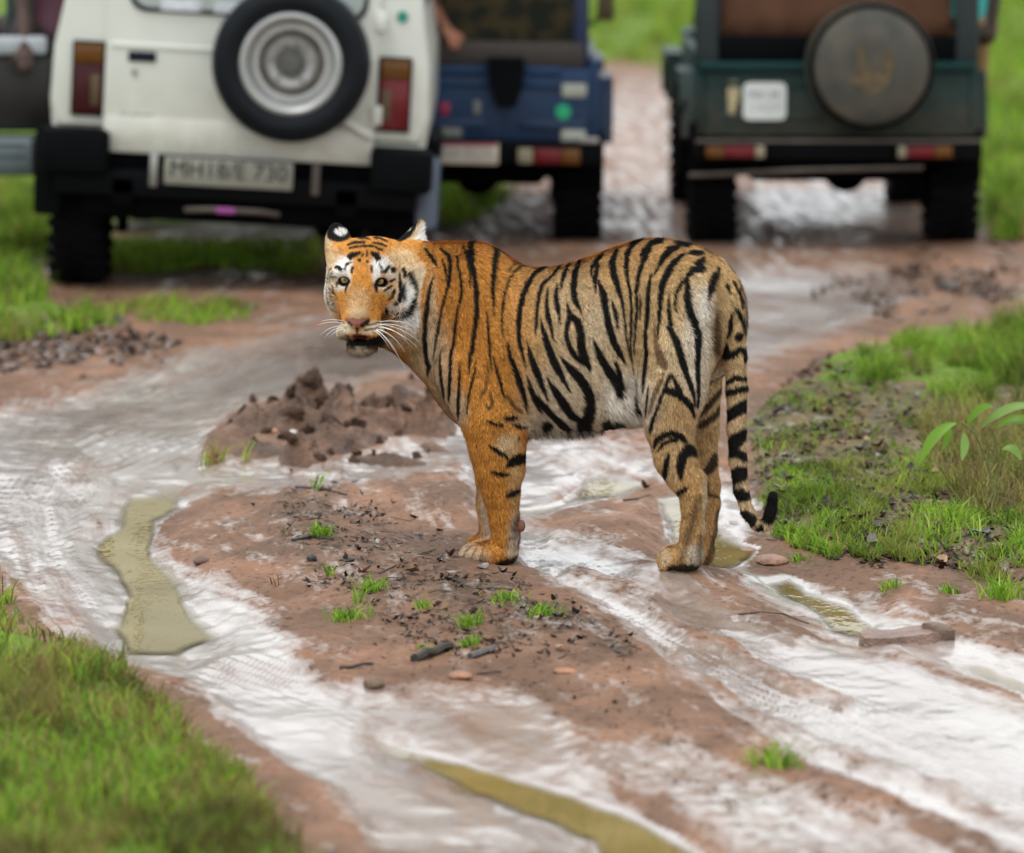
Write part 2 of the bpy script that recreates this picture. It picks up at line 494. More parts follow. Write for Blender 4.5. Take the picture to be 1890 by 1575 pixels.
# where the tiger's four paws stand
CONTACT += [(-.0593, 13.971, .0056, .15), (-.0714, 14.209, -.0019, .15), (.4778, 13.667, .0418, .15), (.5268, 13.875, .0221, .15)]
def g_height(X, Y, full=True):
    px, py, wet, green, pud, road = g_masks(X, Y)
    z = .016 * fbm(X * 1.1, Y * .8, 3, 41)
    fade = smooth(60, 30, Y)
    z = z + fade * (.010 * smooth(26, 18, Y) * fbm(X * 6, Y * 4, 3, 42) * (1 - .6 * wet) + .010 * smooth(21, 16, Y) * fbm(X * 24, Y * 18, 3, 43) * (1 - .8 * wet))
    z = z - .022 * smooth(0, 1, wet) + .05 * green * smooth(30, 20, Y)
    z = z + .030 * smooth(120, 10, seg_dist(px, py, [(560, 1010), (760, 1080), (980, 1180), (1250, 1330)])) * (Y < 16)
    # tyre ruts: fine ridges that run along the left track
    d = seg_dist(px, py, [(560, 690), (330, 760), (150, 830), (90, 930), (110, 1050), (220, 1180), (420, 1290), (760, 1430), (1150, 1600)])
    z = z + .006 * np.sin(d * .55 + 2 * fbm(X * 3, Y * 2, 2, 44)) * smooth(110, 40, d) * wet * smooth(-.2, .5, fbm(X * 2.3, Y * 1.2, 2, 45)) * (Y < 22)
    d2 = seg_dist(px, py, [(640, 870), (830, 960), (1000, 1050), (1300, 1220), (1890, 1470)])
    z = z + .003 * np.sin(d2 * .6 + 2 * fbm(X * 3, Y * 2, 2, 46)) * smooth(90, 30, d2) * wet * (Y < 22)
    # tread ridges pressed across the soft edge of the left rut
    z = z + .007 * np.sin((py - .33 * px) * (2 * math.pi / 14.0) + 1.2 * fbm(X * 5, Y * 3, 2, 50)) * smooth(1.15, .6, np.hypot((px - 480) / 120, (py - 1243) / 30)) * (Y < 16)
    z = z + .005 * np.sin((py + .9 * px) * (2 * math.pi / 15.0)) * smooth(1.1, .6, np.hypot((px - 790) / 70, (py - 955) / 26)) * (Y < 18)
    # shallow basins: the shore shelves gently so the waterline wanders
    shelf = -.0355 + .00028 * np.clip(pud, 0, 80) + .0011 * np.clip(pud, -20, 0) + .0100 * fbm(X * 6, Y * 2.2, 3, 47) + .0035 * fbm(X * 24, Y * 9, 2, 48)
    k = smooth(75, 18, pud)
    z = z * (1 - k) + shelf * k
    z = np.where((pud > 22) & (pud < 300) & (Y < 24), np.maximum(z, -.030 + .002 * fbm(X * 20, Y * 9, 2, 49)), z)
    return z, px, py, wet, green, pud, road
def _base_h(x, y): return g_height(np.array([x]), np.array([y]))[0][0]
GC = []
def fit_contacts():
    pts = np.array([(c[0], c[1]) for c in CONTACT]); tgt = np.array([c[2] - _base_h(c[0], c[1]) for c in CONTACT]); rad = np.array([c[3] for c in CONTACT])
    K = np.exp(-((pts[:, None, :] - pts[None]) ** 2).sum(2) / rad[None] ** 2)
    w = np.linalg.solve(K + 1e-3 * np.eye(len(pts)), tgt)
    GC.extend([(p[0], p[1], ww, r) for p, ww, r in zip(pts, w, rad)])
def ground_z(X, Y):
    X = np.atleast_1d(np.asarray(X, float)); Y = np.atleast_1d(np.asarray(Y, float))
    r = g_height(X, Y); z = r[0]
    for x, y, w, rad in GC: z = z + w * np.exp(-((X - x) ** 2 + (Y - y) ** 2) / rad ** 2)
    return (z,) + r[1:]
GRID = None
def gz1(x, y):
    if GRID is None: return ground_z(x, y)[0][0]
    gx_, gy_, gg = GRID
    i = min(max(int(np.searchsorted(gx_, x)) - 1, 0), len(gx_) - 2); j = min(max(int(np.searchsorted(gy_, y)) - 1, 0), len(gy_) - 2)
    u = (x - gx_[i]) / (gx_[i + 1] - gx_[i]); v = (y - gy_[j]) / (gy_[j + 1] - gy_[j])
    return (gg[i, j] * (1 - u) + gg[i + 1, j] * u) * (1 - v) + (gg[i, j + 1] * (1 - u) + gg[i + 1, j + 1] * u) * v
def on_ground(px, py):
    """ground point seen at a photograph position"""
    p = P_g(px, py)
    for _ in range(4):
        z = gz1(p[0], p[1]); p = P_g(px, py, z)
    return p
fit_contacts()
def axis(segs):
    out = []
    for a, b, n, g in segs: out.append(np.linspace(0, 1, n, endpoint=False) ** g * (b - a) + a)
    return np.concatenate(out)
gx = np.unique(np.round(np.concatenate([-np.geomspace(2.1, 900, 46)[::-1], np.arange(-2.1, 2.1, .0125), np.geomspace(2.1, 900, 46)]), 5))
gy = np.unique(np.round(np.concatenate([-np.geomspace(1, 600, 16)[::-1], np.linspace(0, 9.4, 24), np.arange(9.4, 18.5, .014), 18.5 + np.cumsum(np.geomspace(.015, 30, 190))]), 5))
GX, GY = np.meshgrid(gx, gy, indexing='ij')
gz, gpx, gpy, gwet, ggreen, gpud, groad = ground_z(GX.ravel(), GY.ravel())
GRID = (gx, gy, gz.reshape(GX.shape))
gv = np.stack([GX.ravel(), GY.ravel(), gz], 1)
nx_, ny_ = len(gx), len(gy)
ii = (np.arange(nx_ - 1)[:, None] * ny_ + np.arange(ny_ - 1)[None]).ravel()
gq = np.stack([ii, ii + ny_, ii + ny_ + 1, ii + 1], 1)
gme = np_mesh('ground', gv, gq)
gwet = np.where(gpud < 3, 1, gwet)
HEAPM = smooth(50, 0, seg_dist(gpx, gpy, [(440, 790), (560, 770), (700, 770), (800, 760)])) * (GY.ravel() > 15)
LIT = HEAPM + .95 * smooth(60, -30, poly_sd(gpx, gpy, [(1390, 690), (1640, 640), (1900, 700), (1900, 1080), (1600, 1035), (1430, 985), (1400, 920)])) * (GY.ravel() < 18) + .8 * smooth(90, 20, seg_dist(gpx, gpy, [(560, 900), (600, 1010), (720, 1060), (880, 1130), (1100, 1190)])) * (gpy < 1300)
_d1 = seg_dist(gpx, gpy, [(760, 610), (560, 660), (330, 745), (150, 820), (70, 930), (100, 1050), (220, 1180), (420, 1290), (760, 1430), (1150, 1600), (1500, 1800)]); _d2 = seg_dist(gpx, gpy, [(700, 790), (780, 880), (900, 985), (1000, 1050), (1300, 1200), (1890, 1440), (2500, 1680)])
lat = np.where(_d1 < _d2, _d1, _d2 + 500) / F * np.clip(GY.ravel(), 5, 40)
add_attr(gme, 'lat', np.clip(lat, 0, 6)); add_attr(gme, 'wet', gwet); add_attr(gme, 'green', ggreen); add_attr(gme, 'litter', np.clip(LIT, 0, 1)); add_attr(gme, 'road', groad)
mg, nt, b = new_mat('wet_laterite_ground')
tc = N(nt, 'ShaderNodeTexCoord')
def mapped(sx, sy, sz=1, scale=1.0, det=5, rough=.55, dist=0.0):
    mp = N(nt, 'ShaderNodeMapping'); mp.inputs['Scale'].default_value = (sx, sy, sz)
    L(nt, tc.outputs['Object'], mp.inputs[0])
    n = N(nt, 'ShaderNodeTexNoise'); n.inputs['Scale'].default_value = scale; n.inputs['Detail'].default_value = det; n.inputs['Roughness'].default_value = rough; n.inputs['Distortion'].default_value = dist
    L(nt, mp.outputs[0], n.inputs['Vector'])
    return n.outputs['Fac']
aw = N(nt, 'ShaderNodeAttribute', attribute_name='wet').outputs['Fac']
ag = N(nt, 'ShaderNodeAttribute', attribute_name='green').outputs['Fac']
al = N(nt, 'ShaderNodeAttribute', attribute_name='litter').outputs['Fac']
n_big = mapped(1, 1, 1, 1.6); n_mid = mapped(1, .7, 1, 9); n_fine = mapped(1, .6, 1, 46, 6, .6); n_str = mapped(1, .35, 1, 18, 5, .6, .6)
soil = ramp(nt, n_mid, [(.25, (.135, .062, .034)), (.5, (.215, .108, .063)), (.75, (.27, .155, .10))]).outputs[0]
n_pat = mapped(1, .6, 1, 3.4, 5, .6, .4)
soil = mixc(nt, math_n(nt, 'MULTIPLY', n_big, .7), soil, (.235, .150, .105))
soil = mixc(nt, ramp(nt, n_pat, [(.42, (0, 0, 0)), (.62, (.8, .8, .8))]).outputs[0], soil, (.115, .068, .044))
soil = mixc(nt, ramp(nt, n_pat, [(.28, (.7, .7, .7)), (.42, (0, 0, 0))]).outputs[0], soil, (.29, .15, .085))
speck = ramp(nt, n_fine, [(.33, (.35, .35, .35)), (.46, (1, 1, 1)), (1, (1.08, 1.05, 1.0))]).outputs[0]
soil = mixc(nt, .75, soil, speck, 'MULTIPLY')
lit_c = ramp(nt, n_fine, [(.3, (.015, .010, .007)), (.5, (.07, .045, .030)), (.7, (.16, .11, .075))]).outputs[0]
lit_f = math_n(nt, 'MULTIPLY', al, ramp(nt, n_mid, [(.38, (0, 0, 0)), (.56, (1, 1, 1))]).outputs[0], True)
soil = mixc(nt, lit_f, soil, lit_c)
gr_c = ramp(nt, n_mid, [(.25, (.035, .065, .012)), (.5, (.095, .19, .025)), (.75, (.15, .26, .04))]).outputs[0]
gr_c = mixc(nt, ramp(nt, n_big, [(.45, (0, 0, 0)), (.7, (.5, .5, .5))]).outputs[0], gr_c, (.17, .16, .06))
gf = math_n(nt, 'ADD', ag, math_n(nt, 'MULTIPLY', math_n(nt, 'SUBTRACT', n_mid, .5), .8))
gf = ramp(nt, gf, [(.35, (0, 0, 0)), (.75, (1, 1, 1))]).outputs[0]
gf = math_n(nt, 'MULTIPLY', gf, math_n(nt, 'SUBTRACT', .88, math_n(nt, 'MULTIPLY', al, .72)))
# film of pale clay slurry and water where wheels have worked the mud
wf = math_n(nt, 'ADD', aw, math_n(nt, 'MULTIPLY', math_n(nt, 'SUBTRACT', n_str, .5), 1.1))
wf = math_n(nt, 'ADD', wf, math_n(nt, 'MULTIPLY', math_n(nt, 'SUBTRACT', n_fine, .5), .55))
cmb = N(nt, 'ShaderNodeCombineXYZ'); L(nt, math_n(nt, 'MULTIPLY', N(nt, 'ShaderNodeAttribute', attribute_name='lat').outputs['Fac'], 26.0), cmb.inputs[0])
spy = N(nt, 'ShaderNodeSeparateXYZ'); L(nt, tc.outputs['Object'], spy.inputs[0]); L(nt, math_n(nt, 'MULTIPLY', spy.outputs[1], 1.6), cmb.inputs[1]); L(nt, math_n(nt, 'MULTIPLY', spy.outputs[0], 1.2), cmb.inputs[2])
n_trk = N(nt, 'ShaderNodeTexNoise'); n_trk.inputs['Scale'].default_value = 1.0; n_trk.inputs['Detail'].default_value = 5; n_trk.inputs['Roughness'].default_value = .62; L(nt, cmb.outputs[0], n_trk.inputs['Vector']); n_trk = n_trk.outputs['Fac']
wf = math_n(nt, 'ADD', wf, math_n(nt, 'MULTIPLY', math_n(nt, 'SUBTRACT', n_trk, .5), 1.5))
wf = ramp(nt, wf, [(.08, (0, 0, 0)), (.42, (.55, .55, .55)), (.80, (1, 1, 1))]).outputs[0]
wetc = mixc(nt, ramp(nt, n_trk, [(.36, (0, 0, 0)), (.62, (1, 1, 1))]).outputs[0], (.19, .12, .085), (.38, .325, .285))
col = mixc(nt, math_n(nt, 'MULTIPLY', wf, .85), soil, wetc)
col = mixc(nt, gf, col, gr_c)
L(nt, col, b.inputs['Base Color'])
wetn = math_n(nt, 'MULTIPLY', wf, math_n(nt, 'SUBTRACT', 1.0, gf))
rg = N(nt, 'ShaderNodeMapRange'); L(nt, wetn, rg.inputs[0]); rg.inputs[3].default_value = .7; rg.inputs[4].default_value = .26
L(nt, rg.outputs[0], b.inputs['Roughness'])
sl = N(nt, 'ShaderNodeMapRange'); L(nt, wetn, sl.inputs[0]); sl.inputs[3].default_value = .16; sl.inputs[4].default_value = 1.0
L(nt, math_n(nt, 'MULTIPLY', sl.outputs[0], math_n(nt, 'SUBTRACT', 1.0, math_n(nt, 'MULTIPLY', gf, 1.1), True)), b.inputs['Specular IOR Level'])
L(nt, wetn, b.inputs['Coat Weight']); b.inputs['Coat Roughness'].default_value = .19; b.inputs['Coat IOR'].default_value = 2.5
ar = N(nt, 'ShaderNodeAttribute', attribute_name='road').outputs['Fac']
bp = N(nt, 'ShaderNodeBump'); bp.inputs['Distance'].default_value = .02; L(nt, math_n(nt, 'SUBTRACT', math_n(nt, 'SUBTRACT', .55, math_n(nt, 'MULTIPLY', ar, .47)), math_n(nt, 'MULTIPLY', wetn, .24), True), bp.inputs['Strength'])
hh = math_n(nt, 'ADD', math_n(nt, 'MULTIPLY', n_fine, .6), math_n(nt, 'ADD', math_n(nt, 'MULTIPLY', n_str, .4), math_n(nt, 'MULTIPLY', n_trk, .8)))
L(nt, hh, bp.inputs['Height']); L(nt, bp.outputs[0], b.inputs['Normal'])
ground = tag(link('ground', gme, mg), kind='structure')

# ---- standing water: clear at the wet margin, silty and opaque where it is deeper
mw, nt, b = new_mat('muddy_water')
tc = N(nt, 'ShaderNodeTexCoord')
n1 = N(nt, 'ShaderNodeTexNoise'); n1.inputs['Scale'].default_value = 3; n1.inputs['Detail'].default_value = 4; L(nt, tc.outputs['Object'], n1.inputs['Vector'])
L(nt, ramp(nt, n1.outputs['Fac'], [(.3, (.17, .130, .042)), (.7, (.24, .19, .075))]).outputs[0], b.inputs['Base Color'])
b.inputs['Roughness'].default_value = .03; b.inputs['IOR'].default_value = 1.22; b.inputs['Specular IOR Level'].default_value = .35
mp = N(nt, 'ShaderNodeMapping'); mp.inputs['Scale'].default_value = (1, .5, 1); L(nt, tc.outputs['Object'], mp.inputs[0])
n2 = N(nt, 'ShaderNodeTexNoise'); n2.inputs['Scale'].default_value = 16; n2.inputs['Detail'].default_value = 3; L(nt, mp.outputs[0], n2.inputs['Vector'])
bp = N(nt, 'ShaderNodeBump'); bp.inputs['Strength'].default_value = .12; bp.inputs['Distance'].default_value = .012; L(nt, n2.outputs['Fac'], bp.inputs['Height']); L(nt, bp.outputs[0], b.inputs['Normal'])
dp = N(nt, 'ShaderNodeAttribute', attribute_name='depth').outputs['Fac']
da = math_n(nt, 'ADD', dp, math_n(nt, 'MULTIPLY', math_n(nt, 'SUBTRACT', n1.outputs['Fac'], .5), .012))
ma = N(nt, 'ShaderNodeMapRange'); ma.clamp = True; L(nt, da, ma.inputs[0]); ma.inputs[1].default_value = -.001; ma.inputs[2].default_value = .014; ma.inputs[3].default_value = 0.0; ma.inputs[4].default_value = 1.0
L(nt, ma.outputs[0], b.inputs['Alpha'])
WATER_Z = -.036
_pnx = gpx + 7 * fbm(GX.ravel() * 9, GY.ravel() * 2.5, 3, 31); _pny = gpy + 4 * fbm(GX.ravel() * 9, GY.ravel() * 2.5, 3, 32)
for nm, poly in PUD.items():
    xs = [p[0] for p in poly]; ys = [p[1] for p in poly]
    m = (gpx > min(xs) - 60) & (gpx < max(xs) + 60) & (gpy > min(ys) - 60) & (gpy < max(ys) + 60) & (GY.ravel() > 8)
    q_ = np.full(len(gpx), 99.0); q_[m] = poly_sd(_pnx[m], _pny[m], poly)
    fq = gq[(q_[gq] < 34).all(1)]
    fq = fq[(gz[fq] < WATER_Z + .003).any(1)]
    if len(fq) == 0: continue
    used, inv = np.unique(fq, return_inverse=True)
    wv = gv[used].copy(); dep = WATER_Z - gz[used]; wv[:, 2] = WATER_Z
    me = np_mesh('puddle', wv, inv.reshape(fq.shape))
    add_attr(me, 'depth', dep)
    tag(link('puddle', me, mw), 'olive brown puddle standing in the ' + nm, kind='structure')

# ---- the wood that closes the clearing behind the photograph's upper edge
def leaf_cards(cent, rad, n, size, seed):
    r = np.random.default_rng(seed)
    d = r.normal(size=(n, 3)); d /= np.linalg.norm(d, axis=1, keepdims=True)
    p = cent + d * rad * (r.random((n, 1)) ** .25)
    a = r.normal(size=(n, 3)); a /= np.linalg.norm(a, axis=1, keepdims=True)
    b2 = np.cross(a, r.normal(size=(n, 3))); b2 /= np.linalg.norm(b2, axis=1, keepdims=True)
    s = size * r.uniform(.6, 1.4, (n, 1))
    return np.stack([p - a * s, p + b2 * s * .5, p + a * s, p - b2 * s * .5], 1)
quads = []
rw = np.random.default_rng(5)
for k in range(90):
    x = -150 + 300 * k / 89 + rw.normal(0, 1)
    if -1 < x < 11: continue        # where the track leaves the clearing
    y = 120 + rw.uniform(0, 26) + abs(x) * .05; h = rw.uniform(5, 8)
    quads.append(leaf_cards(np.array([x, y, h * .5]), np.array([rw.uniform(3.5, 5.5), 3.5, h * .52]), 260, .8, k))
Vq = np.concatenate(quads).reshape(-1, 3)
fme = np_mesh('woodland', Vq, np.arange(len(Vq)).reshape(-1, 4), False)
m_wood = mat('woodland_leaves', (.055, .095, .025), .6, var=.5, scale=.25)
tag(link('woodland', fme, m_wood), 'dense green woodland closing the clearing far behind the jeeps', 'woodland', kind='stuff')

# ================================================================ vehicles
MUD = (.16, .10, .065)
M_TYRE = mat('tyre_rubber', (.0035, .004, .005), .85, spec=.06, bump=.15, scale=20, dirt=((.014, .010, .008), -.1, .4, .25))
M_TYRE2 = mat('spare_rubber', (.005, .007, .010), .5, spec=.15, var=.2)
M_RIM = mat('rim_silver', (.55, .57, .57), .38, metal=.55, var=.1, dirt=(MUD, .3, 1.3, .2))
M_RIMD = mat('rim_dark', (.10, .10, .095), .5, metal=.6)
M_WHITE = mat('white_paint', (.63, .655, .61), .32, var=.03, coat=.4, dirt=((.30, .245, .16), .45, 1.10, .6))
M_BLACK = mat('black_plastic', (.0032, .004, .005), .7, spec=.04, dirt=((.010, .008, .006), .2, .7, .2))
M_UNDER = mat('underbody', (.0025, .0025, .003), .9, spec=.03)
M_GASKET = mat('rubber_gasket', (.005, .009, .022), .5, spec=.15)
M_RED = mat('lamp_red', (.12, .007, .010), .3, var=.15, spec=.25, coat=.1)
M_AMBER = mat('lamp_amber', (.11, .042, .004), .3, var=.15, spec=.25, coat=.1)
M_CLEAR = mat('lamp_clear', (.26, .23, .16), .3, var=.15, spec=.3)
M_DRED = mat('lamp_dark_red', (.040, .005, .007), .35, var=.15, spec=.2, coat=.05)
M_PLATE = mat('plate_white', (.24, .255, .22), .5, var=.12, dirt=((.2, .16, .1), .3, .75, .6))  # white dulled: shade at the bumper is put into the plate colour
M_INK = mat('plate_ink', (.012, .012, .014), .6)
M_CHROME = mat('worn_steel', (.30, .30, .29), .4, metal=.7, var=.2)
M_DULL = mat('muddy_steel', (.075, .062, .05), .6, var=.3)
M_SEAT = mat('seat_vinyl', (.03, .022, .018), .5)

def glass_mat():
    m, nt, b = new_mat('window_glass')
    b.inputs['Base Color'].default_value = (.42, .47, .49, 1); b.inputs['Roughness'].default_value = .08; b.inputs['Metallic'].default_value = .25
    b.inputs['Coat Weight'].default_value = 1
    return m
M_GLASS = glass_mat()

def text_part(s, loc, size, m, parent, rotx=math.pi / 2, name='lettering', ext=.002):
    cu = bpy.data.curves.new(name, 'FONT'); cu.body = s; cu.size = size; cu.extrude = ext; cu.align_x = 'CENTER'; cu.align_y = 'CENTER'
    o = bpy.data.objects.new(name, cu); COL.objects.link(o)
    dg = bpy.context.evaluated_depsgraph_get()
    me = bpy.data.meshes.new_from_object(o.evaluated_get(dg))
    bpy.data.objects.remove(o, do_unlink=True)
    me.materials.clear(); me.materials.append(m)
    t = link(name, me, None, parent); t.location = loc; t.rotation_euler = (rotx, 0, 0)
    return t

def wheel(parent, x, y, z, R=.34, w=.21, rimr=.21, side=1, name='wheel', rim=M_RIMD):
    """road wheel, axle along x"""
    h = w / 2
    t = MB().lathe([(rimr, -h * .7), (rimr + .02, -h), (R - .05, -h), (R - .012, -h * .86), (R, -h * .55), (R, h * .55), (R - .012, h * .86), (R - .05, h), (rimr + .02, h), (rimr, h * .7)], (0, 0, 0), 'X', 44)
    for i in range(30):       # tread blocks
        a = 2 * math.pi * i / 30
        for q in (-.33, .33):
            t.box((q * w, (R + .002) * math.cos(a + q * .2), (R + .002) * math.sin(a + q * .2)), (w * .42, .03, .035), 0, (a + q * .2, 0, 0))
    o = t.build(name, M_TYRE, parent); o.location = (x, y, z)
    r = MB().lathe([(.0, side * h * .55), (.05, side * h * .6), (.07, side * h * .45), (rimr * .75, side * h * .35), (rimr * .9, side * h * .6), (rimr + .004, side * h * .75), (rimr + .004, -side * h * .6), (.05, -side * h * .5)], (0, 0, 0), 'X', 32)
    r.build('rim', rim, o)
    return o

def spare_white(parent, x, y, z, R, rimr):
    t = MB().lathe([(rimr, .05), (rimr, -.075), (rimr + .012, -.098), (rimr + .05, -.112), (R - .055, -.112), (R - .015, -.09), (R, -.05), (R, .06), (R - .03, .10), (rimr, .10)], (0, 0, 0), 'Y', 64)
    o = t.build('spare_wheel', M_TYRE2, parent); o.location = (x, y, z)
    rim = MB().lathe([(.168, .012), (.178, -.012), (.186, -.045), (.198, -.078), (.212, -.092), (rimr + .006, -.085), (rimr + .006, .05), (.168, .05)], (0, 0, 0), 'Y', 56).build('rim', M_RIM, o)
    dk = mat('rim_shadowed_disc', (.15, .13, .11), .55, metal=.35, var=.3, scale=14)
    MB().lathe([(.120, -.012), (.135, .006), (.155, .014), (.170, .012), (.170, .04), (.120, .04)], (0, 0, 0), 'Y', 56).build('wheel_disc', dk, o)
    MB().lathe([(.0, -.030), (.060, -.036), (.070, -.050), (.100, -.058), (.114, -.044), (.122, -.012), (.122, .03), (.0, .03)], (0, 0, 0), 'Y', 56).build('wheel_centre', mat('rim_centre_silver', (.36, .36, .35), .45, metal=.5, var=.2, scale=16), o)
    hub = MB().lathe([(.0, -.075), (.042, -.073), (.052, -.062), (.056, -.03)], (0, 0, 0), 'Y', 32).build('hub_cap', M_RIMD, o)
    for i in range(5):
        a = 2 * math.pi * i / 5 + .3
        MB().lathe([(0, -.085), (.010, -.085), (.012, -.055)], (.085 * math.cos(a), 0, .085 * math.sin(a)), 'Y', 6).build('wheel_nut', M_CHROME, o)
    return o

def lamp_unit(parent, x, z, w, h, cells, depth=.03, y=-.01, name='tail_lamp', horizontal=True, frame=True):
    """tail lamp of coloured cells in a dark frame"""
    f = MB().box((0, 0, 0), (w + .02, depth, h + .02), .008).build(name, M_BLACK, parent); f.location = (x, y, z)
    tot = sum(c[0] for c in cells); p = -.5
    for fr, m in cells:
        q = fr / tot
        if horizontal: MB().box(((p + q / 2) * w, -depth * .55, 0), (w * q - .003, .014, h), .004).build('lens', m, f)
        else: MB().box((0, -depth * .55, -(p + q / 2) * h), (w, .014, h * q - .003), .004).build('lens', m, f)
        p += q
    return f

# ---------------------------------------------------------------- white estate
def white_suv():
    gxy = P_g(440, 545)
    Yv = 22.0
    root = empty('safari_suv', (P_Y(426, 400, Yv)[0], Yv, .024), (0, math.radians(3.1), 0))
    tag(root, 'dirty white estate car with a bare spare wheel on its back door', 'car')
    def prof(y):      # half section at a length position: lower edge, waist, window sill, roof
        return [(-.83, .66), (-.845, .80), (-.835, 1.04), (-.80, 1.22), (-.73, 1.72), (-.64, 1.86), (-.40, 1.90)]
    secs = [(0.0, 1, 0), (.05, 1.012, 0), (2.75, 1.012, 0), (3.0, 1.0, -.02)]
    bm = bmesh.new(); rings = []
    for y, s, dz in secs:
        h = prof(y); full = h + [(-a, b_) for a, b_ in h[::-1]]
        rings.append([bm.verts.new((a * s, y, b_ + dz)) for a, b_ in full])
    for A, B in zip(rings[:-1], rings[1:]):
        n = len(A)
        for i in range(n): bm.faces.new((A[i], A[(i + 1) % n], B[(i + 1) % n], B[i]))
    bm.faces.new(rings[0]); bm.faces.new(rings[-1][::-1])
    bmesh.ops.bevel(bm, geom=[e for e in bm.edges if e.verts[0].co.y == 0 and e.verts[1].co.y == 0], offset=.03, segments=3, affect='EDGES')
    bmesh.ops.recalc_face_normals(bm, faces=bm.faces)
    me = bpy.data.meshes.new('body'); bm.to_mesh(me); bm.free()
    me.polygons.foreach_set('use_smooth', np.ones(len(me.polygons), bool)); me.set_sharp_from_angle(angle=math.radians(28))
    body = link('body', me, M_WHITE, root)
    bn = MB().box((0, 3.55, .86), (1.55, 1.15, .42), .06).build('bonnet', M_WHITE, root)
    # side glass
    for s in (-1, 1):
        for y0, y1 in ((.25, 1.2), (1.3, 2.3)):
            MB().box((s * .772, (y0 + y1) / 2, 1.48), (.02, y1 - y0, .42), .01, (0, s * -.14, 0)).build('side_window', M_GLASS, root)
    # rear door with its pressings
    d = MB().prism(rrect(1.215, 1.26, .05, .0, 1.19), -.028, .0).build('rear_door', M_WHITE, root)
    MB().box((0, -.030, 1.055), (1.17, .012, .022), .005).build('door_crease', M_WHITE, d)
    MB().box((0, -.034, .655), (1.20, .020, .16), .008).build('door_sill_panel', M_WHITE, d)
    g = MB().prism(rrect(1.07, .53, .085, .02, 1.475), -.040, -.026).build('window_seal', M_GASKET, d)
    MB().prism(rrect(1.03, .49, .075, .02, 1.475), -.046, -.038).build('window_pane', M_GLASS, g)
    for q, (sx, sz, ww) in enumerate(((-.28, 1.245, .18), (-.05, 1.245, .16))):
        MB().box((sx, -.048, sz), (ww, .004, .05)).build('sticker', mat('faded_sticker', (.55, .57, .62), .5, var=.3, scale=30), g)
    MB().box((-.444, -.032, 1.007), (.125, .012, .046), .006).build('door_handle', M_GASKET, d)
    MB().lathe([(.0, -.036), (.014, -.036), (.016, -.02)], (-.475, 0, .935), 'Y', 16).build('lock', M_CHROME, d)
    MB().box((-.46, -.0295, .755), (.15, .004, .018), .001).build('worn_badge', mat('worn_badge', (.50, .51, .47), .5, var=.4, scale=60), d)
    for zz in (.80, 1.22):      # hinges at the right edge
        MB().box((.615, -.035, zz), (.05, .03, .09), .008).build('hinge', M_WHITE, d)
    MB().tube([(.25, -.05, .86), (.42, -.08, .80), (.60, -.05, .70)], .018, 8).build('wheel_bracket', M_WHITE, d)
    spare_white(d, .228, -.145, 1.022, .352, .222)
    # lamps
    for x, cells in ((-.682, [(1.2, M_AMBER), (3.0, M_DRED)]), (.690, [(1.2, M_AMBER), (3.0, M_RED)])):
        lm = lamp_unit(root, x, .897, .128, .315, cells, .03, -.012, horizontal=False)
        MB().box((.035 * (1 if x < 0 else -1), -.024, -.05), (.04, .006, .14), .002).build('reversing_lens', mat('lamp_smoked', (.09, .065, .035), .35, spec=.2), lm)
    MB().lathe([(0, -.004), (.026, -.004), (.026, .003)], (.708, -.003, 1.245), 'Y', 24).build('round_sticker', mat('green_sticker', (.01, .22, .15), .4), root)
    # bumper, plate
    bu = MB().box((-.72, -.05, .575), (.30, .20, .20), .03).box((.74, -.05, .56), (.28, .20, .19), .03).box((0, -.03, .44), (1.62, .14, .12), .02).build('bumper', M_BLACK, root)
    for x, m_ in ((-.365, M_CHROME), (.36, M_DULL)): MB().box((x, -.10, .508), (.035, .03, .15), .006).build('overrider', m_, bu)
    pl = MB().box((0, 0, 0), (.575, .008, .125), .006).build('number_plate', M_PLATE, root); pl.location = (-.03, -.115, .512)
    text_part('MH18/E 730', (0, -.0055, .008), .105, M_INK, pl)
    # under the body
    MB().box((0, .4, .38), (1.36, .9, .20), .03).box((-.50, 1.6, .40), (.09, 3.4, .12)).box((.50, 1.6, .40), (.09, 3.4, .12)).box((.1, .8, .33), (.6, .7, .18), .04).box((0, .02, .53), (1.5, .1, .24)).build('chassis', M_UNDER, root)
    MB().tube([(-.66, .72, .36), (.66, .72, .36)], .05, 10).ball((-.03, .72, .345), .145, 3, (1, 1, .9)).build('rear_axle', M_UNDER, root)
    tb = MB().tube([(-.22, -.06, .335), (-.1, -.10, .345), (.12, -.10, .345), (.20, -.06, .335)], .013, 8).build('tow_bar', M_DULL, root)
    MB().box((-.035, -.118, .345), (.085, .012, .026), .004).build('tag', mat('pink_glint', (.30, .06, .26), .5), tb)  # pinkish glint on the tow bar, modelled as a coloured block
    for s in (-1, 1):
        MB().box((s * .52, .25, .30), (.05, .04, .22), .008).build('shackle', M_UNDER, root)
        wheel(root, s * .72, .46, .285, .365, .23, .2, s)
        wheel(root, s * .72, 3.25, .355, .355, .23, .2, s)
    MB().box((-.845, .04, .47), (.13, .04, .40), .02).build('mud_flap', M_BLACK, root)
    MB().box((.862, .04, .46), (.11, .06, .34), .04).build('mud_flap', mat('blue_grey_flap', (.10, .13, .18), .45), root)
    for s in (-1, 1): MB().box((s * .865, .75, .62), (.08, .82, .14), .03).build('wheel_arch', M_BLACK, root)
    return root
white_suv()

